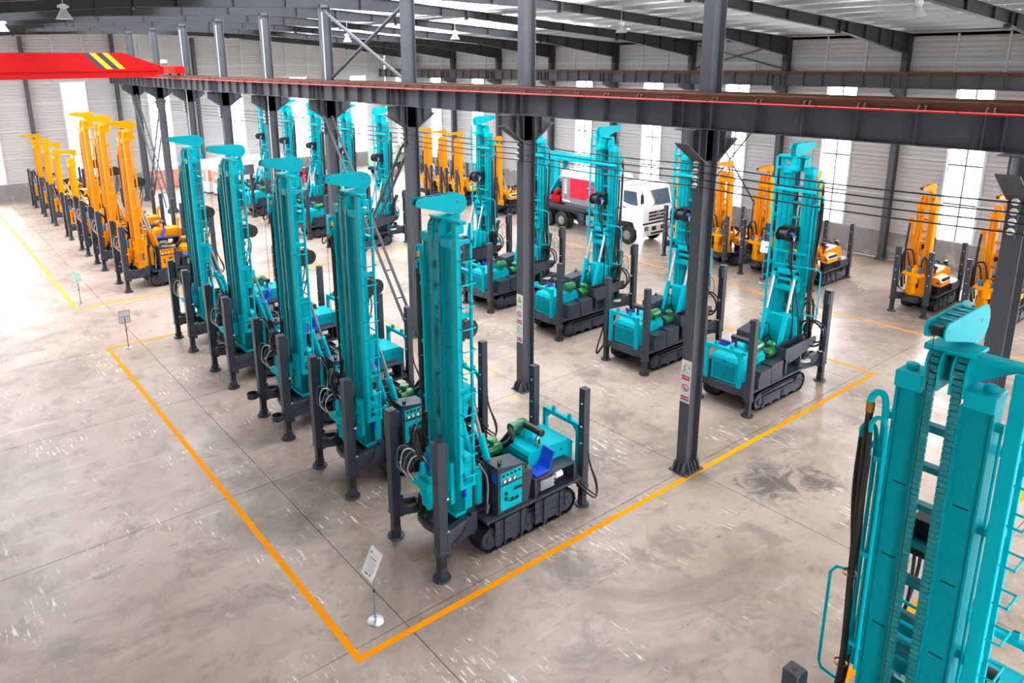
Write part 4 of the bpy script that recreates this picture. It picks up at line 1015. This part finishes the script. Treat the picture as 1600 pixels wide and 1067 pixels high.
# cab
prof = [(-3.02, .95), (-3.06, 1.55), (-3.04, 2.15), (-2.78, 3.1), (-2.6, 3.28), (-1.25, 3.3), (-1.12, 3.2), (-1.1, 1.1), (-1.35, 1.1), (-1.45, 1.3), (-2.35, 1.3), (-2.5, .95)]
cab = P(MB().prism(prof, 'x', -1.19, 1.19), 'cab', 'white')
P(MB().bx(-1.15, 1.15, -2.2, -1.3, 3.3, 3.38, .03), 'roof_panel', 'white', cab)
wsT = lambda z: -3.04 + .26 * (z - 2.15) / .95
P(MB().prism([(wsT(2.22) - .012, 2.22), (wsT(3.02) - .012, 3.02), (wsT(3.02) + .01, 3.02), (wsT(2.22) + .01, 2.22)], 'x', -1.06, 1.06), 'windscreen', 'cabglass', cab)
for s_ in (-1, 1):
    x0, x1 = sorted((s_ * 1.19, s_ * 1.197))
    d = P(MB().prism([(-2.72, 1.35), (-2.80, 2.2), (-2.62, 3.08), (-1.55, 3.08), (-1.5, 1.35)], 'x', x0, x1), 'cab_door', 'white', cab)
    x0, x1 = sorted((s_ * 1.197, s_ * 1.203))
    P(MB().prism([(-2.66, 2.25), (-2.52, 2.98), (-1.65, 2.98), (-1.65, 2.35), (-2.1, 2.25)], 'x', x0, x1), 'side_window', 'cabglass', cab)
    P(MB().bx(s_ * 1.22 - .02, s_ * 1.22 + .02, -1.8, -1.62, 2.05, 2.1), 'door_handle', 'black', cab)
    b = MB().tube([(s_ * 1.18, -2.9, 3.05), (s_ * 1.38, -3.05, 3.0), (s_ * 1.38, -3.05, 2.4), (s_ * 1.2, -2.95, 2.35)], .016, 6).bx(s_ * 1.38 - .10, s_ * 1.38 + .10, -3.12, -3.05, 2.45, 2.92, .015)
    P(b, 'wing_mirror', 'black', cab)
    b = MB().bx(s_ * .98 - .17, s_ * .98 + .17, -3.13, -3.09, .92, 1.2, .015)
    hl = P(b, 'headlamp', 'chrome', cab); P(MB().bx(s_ * 1.13 - .03, s_ * 1.13 + .03, -3.14, -3.10, .92, 1.14, .01), 'turn_lamp', 'amber', cab)
P(MB().bx(-1.2, 1.2, -3.12, -2.6, .62, 1.25, .04), 'bumper', 'white', cab)
P(MB().bx(-.55, -.2, -3.13, -3.115, .9, 1.12).bx(.2, .55, -3.13, -3.115, .9, 1.12).bx(-.6, .6, -3.13, -3.115, .7, .8).bx(-1.2, 1.2, -3.09, -3.03, 1.26, 1.34), 'bumper_opening', 'black', cab)
b = MB()
for z in (1.5, 1.68, 1.86): b.bx(-.75, .75, -3.075, -3.05, z - .065, z + .065)
P(b, 'grille_slot', 'inkdark', cab)
b = MB().tube(rings((0, -3.09, 1.74), .16, 'y', 20), .022, 6, closed=True).tube(curve([(.13, -3.095, 1.82), (.0, -3.095, 1.82), (-.08, -3.095, 1.75), (.06, -3.095, 1.72), (-.02, -3.095, 1.64), (-.13, -3.095, 1.66)], 4), .026, 6)
P(b, 'cab_emblem', 'chrome', cab)
P(MB().bar((-.5, -3.07, 2.2), (.1, -2.98, 2.5), .02, .02).bar((.3, -3.07, 2.2), (.85, -2.98, 2.45), .02, .02), 'wiper', 'black', cab)
b = MB()
for x in (-.8, -.4, 0, .4, .8): b.bx(x - .06, x + .06, -2.55, -2.45, 3.28, 3.34, .01)
P(b, 'roof_lamp', 'zinc', cab)
# compressor
cp = P(MB().bx(-1.15, 1.15, -.25, 3.2, 1.62, 3.2, .05).prism([(-1.15, 3.18), (1.15, 3.18), (1.0, 3.5), (-1.0, 3.5)], 'y', -.25, 3.2).bx(-1.0, 1.0, -.1, 3.05, 1.42, 1.64), 'compressor_body', 'compgrey')
P(MB().prism([(-1.165, 3.18), (1.165, 3.18), (1.02, 3.53), (-1.02, 3.53)], 'y', -.28, 3.23), 'compressor_roof', 'offwhite', cp)
for (a, e) in ((.42, 1.44), (1.46, 2.48)):
    dr = P(MB().bx(-1.175, -1.145, a, e, 2.0, 3.14, .006), 'compressor_door', 'crimson', cp)
    c = (a + e) / 2
    for z in (2.42, 2.62): P(MB().bx(-1.19, -1.17, c - .17, c + .17, z, z + .16 if z > 2.5 else z + .1, .006), 'door_vent', 'crimson', cp)
P(MB().lathe([(.02, -.03), (.05, -.02), (.05, 0)], (-1.17, 1.52, 2.5), 'x', 12), 'door_lock', 'brass', cp)
b = MB()
for i in range(14): b.bx(-1.17, -1.14, -.12, .36, 1.95 + .085 * i, 1.99 + .085 * i)
P(b, 'louvre', 'inkdark', cp)
tm = link('lettering', text_mesh('8000S', .36, 'white'), cp, (-1.156, 2.84, 2.62)); tm.matrix_local = Matrix(((0, 0, -1, -1.156), (0, 1, 0, 2.84), (1, 0, 0, 2.62), (0, 0, 0, 1)))
P(MB().prism([(2.84 + .09 * math.cos(R(a)) * (1 if i % 2 else .5), 1.98 + .09 * math.sin(R(a)) * (1 if i % 2 else .5)) for i, a in enumerate(range(0, 360, 45))], 'x', -1.158, -1.152), 'red_star_mark', 'crimson', cp)
b = MB().prism([(3.1, 1.78), (2.98, 1.78), (3.04, 1.9)], 'x', -1.158, -1.152)
for i in range(6): b.bx(-1.158, -1.152, 2.90 - .09 * i, 2.95 - .09 * i, 1.74, 1.84 - .02 * (i % 2))
P(b, 'maker_mark', 'white', cp)
# folded mast
b = MB().bx(-.35, -.12, .3, 6.2, 3.95, 4.35, .02).bx(.12, .35, .3, 6.2, 3.95, 4.35, .02).bx(-.12, .12, .4, 6.1, 4.05, 4.1)
fm = P(b, 'folded_mast', 'teal')
rg = MB().bx(-.12, .12, -.04, .04, 4.1, 4.3).mesh('mast_rung', 'teal_dark')
for i in range(11): link('mast_rung', rg, fm, (0, .7 + .5 * i, 0))
P(MB().bx(-.45, .45, .1, .5, 3.85, 4.42, .03).bx(-.42, -.3, 0, .12, 3.7, 4.75, .01).cyl((-.3, .3, 4.1), (.3, .3, 4.1), .2, 14), 'crown_block', 'teal', fm)
P(MB().bx(-.5, .5, 3.7, 5.4, 1.5, 1.7, .02).bx(-.45, -.3, 4.2, 4.6, 1.6, 4.0, .02).bx(.3, .45, 4.2, 4.6, 1.6, 4.0, .02).bx(-.25, .25, 5.2, 5.45, 1.5, 3.95, .02), 'mast_support', 'teal')
for s_ in (-1, 1):
    c = P(MB().tube([(s_ * .55, 5.0, 1.7), (s_ * .5, 4.1, 2.9)], .08, 12), 'lift_cylinder', 'teal'); P(MB().tube([(s_ * .5, 4.1, 2.9), (s_ * .4, 3.1, 3.95)], .045, 10), 'lift_rod', 'chrome', c)
P(MB().bx(-1.0, -.5, 3.5, 4.3, 1.5, 1.95, .04).lathe([(.1, 0), (.16, .02), (.16, .5), (.1, .52)], (-1.0, 3.9, 2.1), 'x', 14), 'pump_unit', 'red')
b = MB()
for i in range(8): b.tube(curve([(-.6 + .15 * i, 3.5, 2.0), (-.5 + .13 * i, 3.9, 2.6 + .1 * (i % 3)), (-.5 + .12 * i, 4.4, 2.3), (-.4 + .1 * i, 4.9, 1.8)], 4), .035, 6)
P(b, 'hydraulic_hose', 'black')

# ================================================================== FAR CORNER: MINT COMPRESSOR, CRATES, BOARD
mc = thing('compressor_trailer', 'pale mint green towed compressor by the far end wall', 'compressor', (34.6, 58.4, 0), R(38))
P(MB().bx(-1.9, 1.9, -.85, .85, .75, 2.35, .08), 'canopy', 'mint', mc); P(MB().bx(-1.95, 1.95, -.9, .9, .45, .76, .04), 'chassis', 'navy', mc)
P(MB().bx(-1.92, 1.92, -.87, .87, 2.33, 2.4, .03), 'canopy_roof', 'mint', mc)
for x in (-.9, 1.5):
    for s_ in (-1, 1): P(MB().lathe([(.08, -.09), (.30, -.1), (.34, -.06), (.34, .06), (.30, .1), (.08, .09)], (x, s_ * .82, .34), 'y', 20), 'wheel', 'black', mc)
P(MB().bx(-1.7, -1.3, -.86, -.845, .9, 2.2), 'vent_panel', 'compgrey', mc); P(MB().tube(rings((-.75, -.857, 1.75), .14, 'y', 18), .025, 6, closed=True).lathe([(.02, -.86), (.05, -.86), (.05, -.85)], (-.75, 0, 1.75), 'y', 10), 'maker_mark', 'compgrey', mc)
b = MB()
for i, w in enumerate((.12, .10, .12, .08, .12, .1)): b.bx(-.5 + .16 * i, -.5 + .16 * i + w, -.858, -.85, 1.66, 1.84)
P(b, 'maker_lettering', 'compgrey', mc)
for (x, y, rz, l) in ((18.9, 58.6, .1, 'white crate with a red panel, left of the pair beside the second row'), (19.3, 56.2, .05, 'white crate with a red panel, right of the pair beside the second row')):
    o = thing('shipping_crate', l, 'crate', (x, y, 0), rz, 'white and red crates')
    P(MB().bx(-.7, .7, -.95, .95, .12, 2.05, .02), 'crate_body', 'white', o); P(MB().bx(-.715, -.70, -.8, .8, .95, 1.85).bx(-.6, .6, -.965, -.95, .95, 1.85), 'red_panel', 'salmon', o)
    P(MB().bx(-.72, -.716, -.45, .45, 1.3, 1.5), 'white_label', 'white', o)
    P(MB().bx(-.7, .7, -.9, -.7, 0, .12).bx(-.7, .7, -.1, .1, 0, .12).bx(-.7, .7, .7, .9, 0, .12), 'skid', 'joint', o)
o = thing('site_cabin', 'long low white cabin with a flat roof by the far end wall', 'cabin', (22.6, 61.2, 0))
P(MB().bx(-3.4, 3.4, -.9, .9, .1, 1.9, .02), 'cabin_wall', 'offwhite', o); P(MB().bx(-3.5, 3.5, -1.0, 1.0, 1.9, 2.15, .03), 'cabin_roof', 'white', o)
for x in (-2.2, 0, 2.2): P(MB().bx(x - .5, x + .5, -.915, -.9, .8, 1.6, .004), 'cabin_window', 'cabglass', o)
P(MB().bx(-3.3, 3.3, -.8, .8, 0, .1), 'cabin_skid', 'joint', o)
o = thing('red_crate', 'dark red box behind the far teal rigs', 'crate', (25.0, 57.6, 0))
P(MB().bx(-1.1, 1.1, -.8, .8, .1, 1.35, .03), 'crate_body', 'crimson', o); P(MB().bx(-1.0, 1.0, -.7, .7, 0, .1), 'skid', 'joint', o); P(MB().bx(-1.12, 1.12, -.82, .82, 1.35, 1.42, .01), 'crate_lid', 'crimson', o)
o = thing('salmon_board', 'salmon pink board leaning against the far end wall', 'board', (17.0, YG - .36, 0))
P(MB().bx(-1.1, 1.1, .0, .06, .02, 1.42, .006), 'board_sheet', 'salmon', o); P(MB().bx(-1.1, -1.02, -.03, .0, .02, 1.42).bx(1.02, 1.1, -.03, .0, .02, 1.42), 'board_batten', 'salmon', o)

# ================================================================== SIGNS ON THE COLUMNS
def column_sign(y, zt, zb, cells, label):
    o = thing('warning_sign', label, 'sign', (XC - .227, y, 0))
    hw = .135
    P(MB().bx(-.008, 0, -hw, hw, zb, zt), 'sign_plate', 'white', o)
    F = lambda b_, nm, m: P(b_, nm, m, o)
    fl = lambda a, b2, z0, z1, d=.0: MB().bx(-.011 - d, -.008, a, b2, z0, z1)
    def txt(s, z, size, m):
        e = link('lettering', text_mesh(s, size, m, .0008), o); e.matrix_local = Matrix(((0, 0, -1, -.0135), (-1, 0, 0, 0), (0, 1, 0, z), (0, 0, 0, 1)))
    def helmet(z):
        F(MB().prism([(.055 * math.cos(R(a)) - .01, z + .07 + .05 * math.sin(R(a))) for a in range(0, 181, 20)], 'x', -.012, -.008), 'helmet_mark', 'signyellow')
        b = MB().tube([(-.0115, .05, z + .07), (-.0115, .06, z + .0), (-.0115, .035, z - .05), (-.0115, .07, z - .09), (-.0115, .09, z - .12)], .008, 4)
        b.tube([(-.0115, -.06, z + .06), (-.0115, -.085, z + .03), (-.0115, -.07, z - .01)], .009, 4).tube([(-.0115, -.02, z - .1), (-.0115, -.07, z - .12)], .008, 4)
        F(b, 'head_mark', 'inkdark')
    def ban(z):
        F(MB().tube([(-.0115, .085 * math.cos(R(a)), z + .085 * math.sin(R(a))) for a in range(0, 360, 18)], .010, 4, closed=True).tube([(-.0115, .06, z + .06), (-.0115, -.06, z - .06)], .010, 4), 'ban_mark', 'signred')
        F(MB().tube([(-.010, .03, z + .03), (-.010, .02, z - .03), (-.010, -.02, z - .05)], .010, 4), 'hand_mark', 'inkdark')
    def warn(z):
        F(MB().prism([(-.1, z - .08), (.1, z - .08), (0, z + .1)], 'x', -.011, -.008), 'warning_border', 'inkdark'); F(MB().prism([(-.078, z - .068), (.078, z - .068), (0, z + .075)], 'x', -.013, -.011), 'warning_triangle', 'signyellow')
        F(MB().tube([(-.0135, .01, z + .03), (-.0135, -.025, z - .01), (-.0135, .03, z - .04)], .008, 4), 'hook_mark', 'inkdark')
    for kind, z, s in cells:
        if kind == 'helmet': helmet(z)
        elif kind == 'ban': ban(z)
        elif kind == 'warn': warn(z)
        elif kind == 'band': F(fl(-hw + .015, hw - .015, z - .055, z + .055), 'red_band', 'signred'); txt(s, z, .062, 'white')
        else: txt(s, z, .058, 'inkdark')
    return o
column_sign(YS[2], 2.94, 1.87, (('helmet', 2.75, ''), ('band', 2.5, '必须戴安全帽'[:4]), ('ban', 2.25, ''), ('band', 1.98, '禁止吸烟')), 'red and white hard hat and prohibition sign on the nearest full column')
column_sign(YS[3], 3.09, 1.58, (('warn', 2.93, ''), ('text', 2.72, '当心吊物'), ('ban', 2.48, ''), ('band', 2.24, '禁止攀登'), ('helmet', 2.0, ''), ('band', 1.68, '戴安全帽')), 'tall strip with a yellow triangle and red bands on the second column')

# ================================================================== INFO STANDS
def stand(x, y, rz, tilt, zc, label, blue=False):
    o = thing('info_stand', label, 'sign stand', (x, y, 0), rz, 'info stands')
    P(MB().lathe([(.15, 0), (.155, .01), (.14, .03), (.03, .045)], (0, 0, 0), 'z', 22), 'stand_base', 'chrome', o)
    P(MB().tube([(0, 0, .04), (0, 0, zc)], .017, 8), 'stand_pole', 'compgrey', o); P(MB().tube([(0, 0, .62), (0, 0, .68)], .02, 8), 'pole_clamp', 'black', o)
    T = Matrix.Translation((-.02, 0, zc)) @ Matrix.Rotation(tilt, 4, 'Y')
    bd = P(MB().bx(-.012, 0, -.18, .18, -.25, .25, 0, T), 'sign_board', 'mint' if blue else 'white', o)
    P(MB().bx(0, .012, -.19, -.17, -.26, .26, 0, T).bx(0, .012, .17, .19, -.26, .26, 0, T).bx(0, .012, -.17, .17, -.26, -.24, 0, T).bx(0, .012, -.17, .17, .24, .26, 0, T).bx(0, .02, -.19, .19, -.02, .02, 0, T), 'board_frame', 'zinc', o)
    b = MB().add([T @ Vector(v) for v in ((-.014, .12, .20), (-.014, .07, .17), (-.014, .13, .14))], [(0, 1, 2)]).bx(-.0135, -.012, -.02, .08, -.20, -.17, 0, T).bx(-.0135, -.012, -.1, -.06, -.19, -.15, 0, T)
    P(b, 'blue_logo', 'ink', o)
    b = MB().bx(-.0135, -.012, -.1, .1, .085, .10, 0, T)
    for i in range(7): b.bx(-.0135, -.012, -.12, .12 - .03 * (i % 3), .05 - .03 * i, .055 - .03 * i, 0, T)
    P(b, 'text_line', 'compgrey', o)
stand(5.44, 10.20, R(0), R(29), 1.21, 'white info stand at the near yellow floor corner')
stand(5.36, 27.42, R(-90), R(10), 1.17, 'info stand seen from behind at the far corner of the yellow rectangle')
stand(5.04, 33.93, R(90), R(20), 1.26, 'pale blue info stand beside the orange rigs', True)
stand(29.65, 17.45, 0, R(10), 1.65, 'white info stand among the short orange rigs by the right wall')
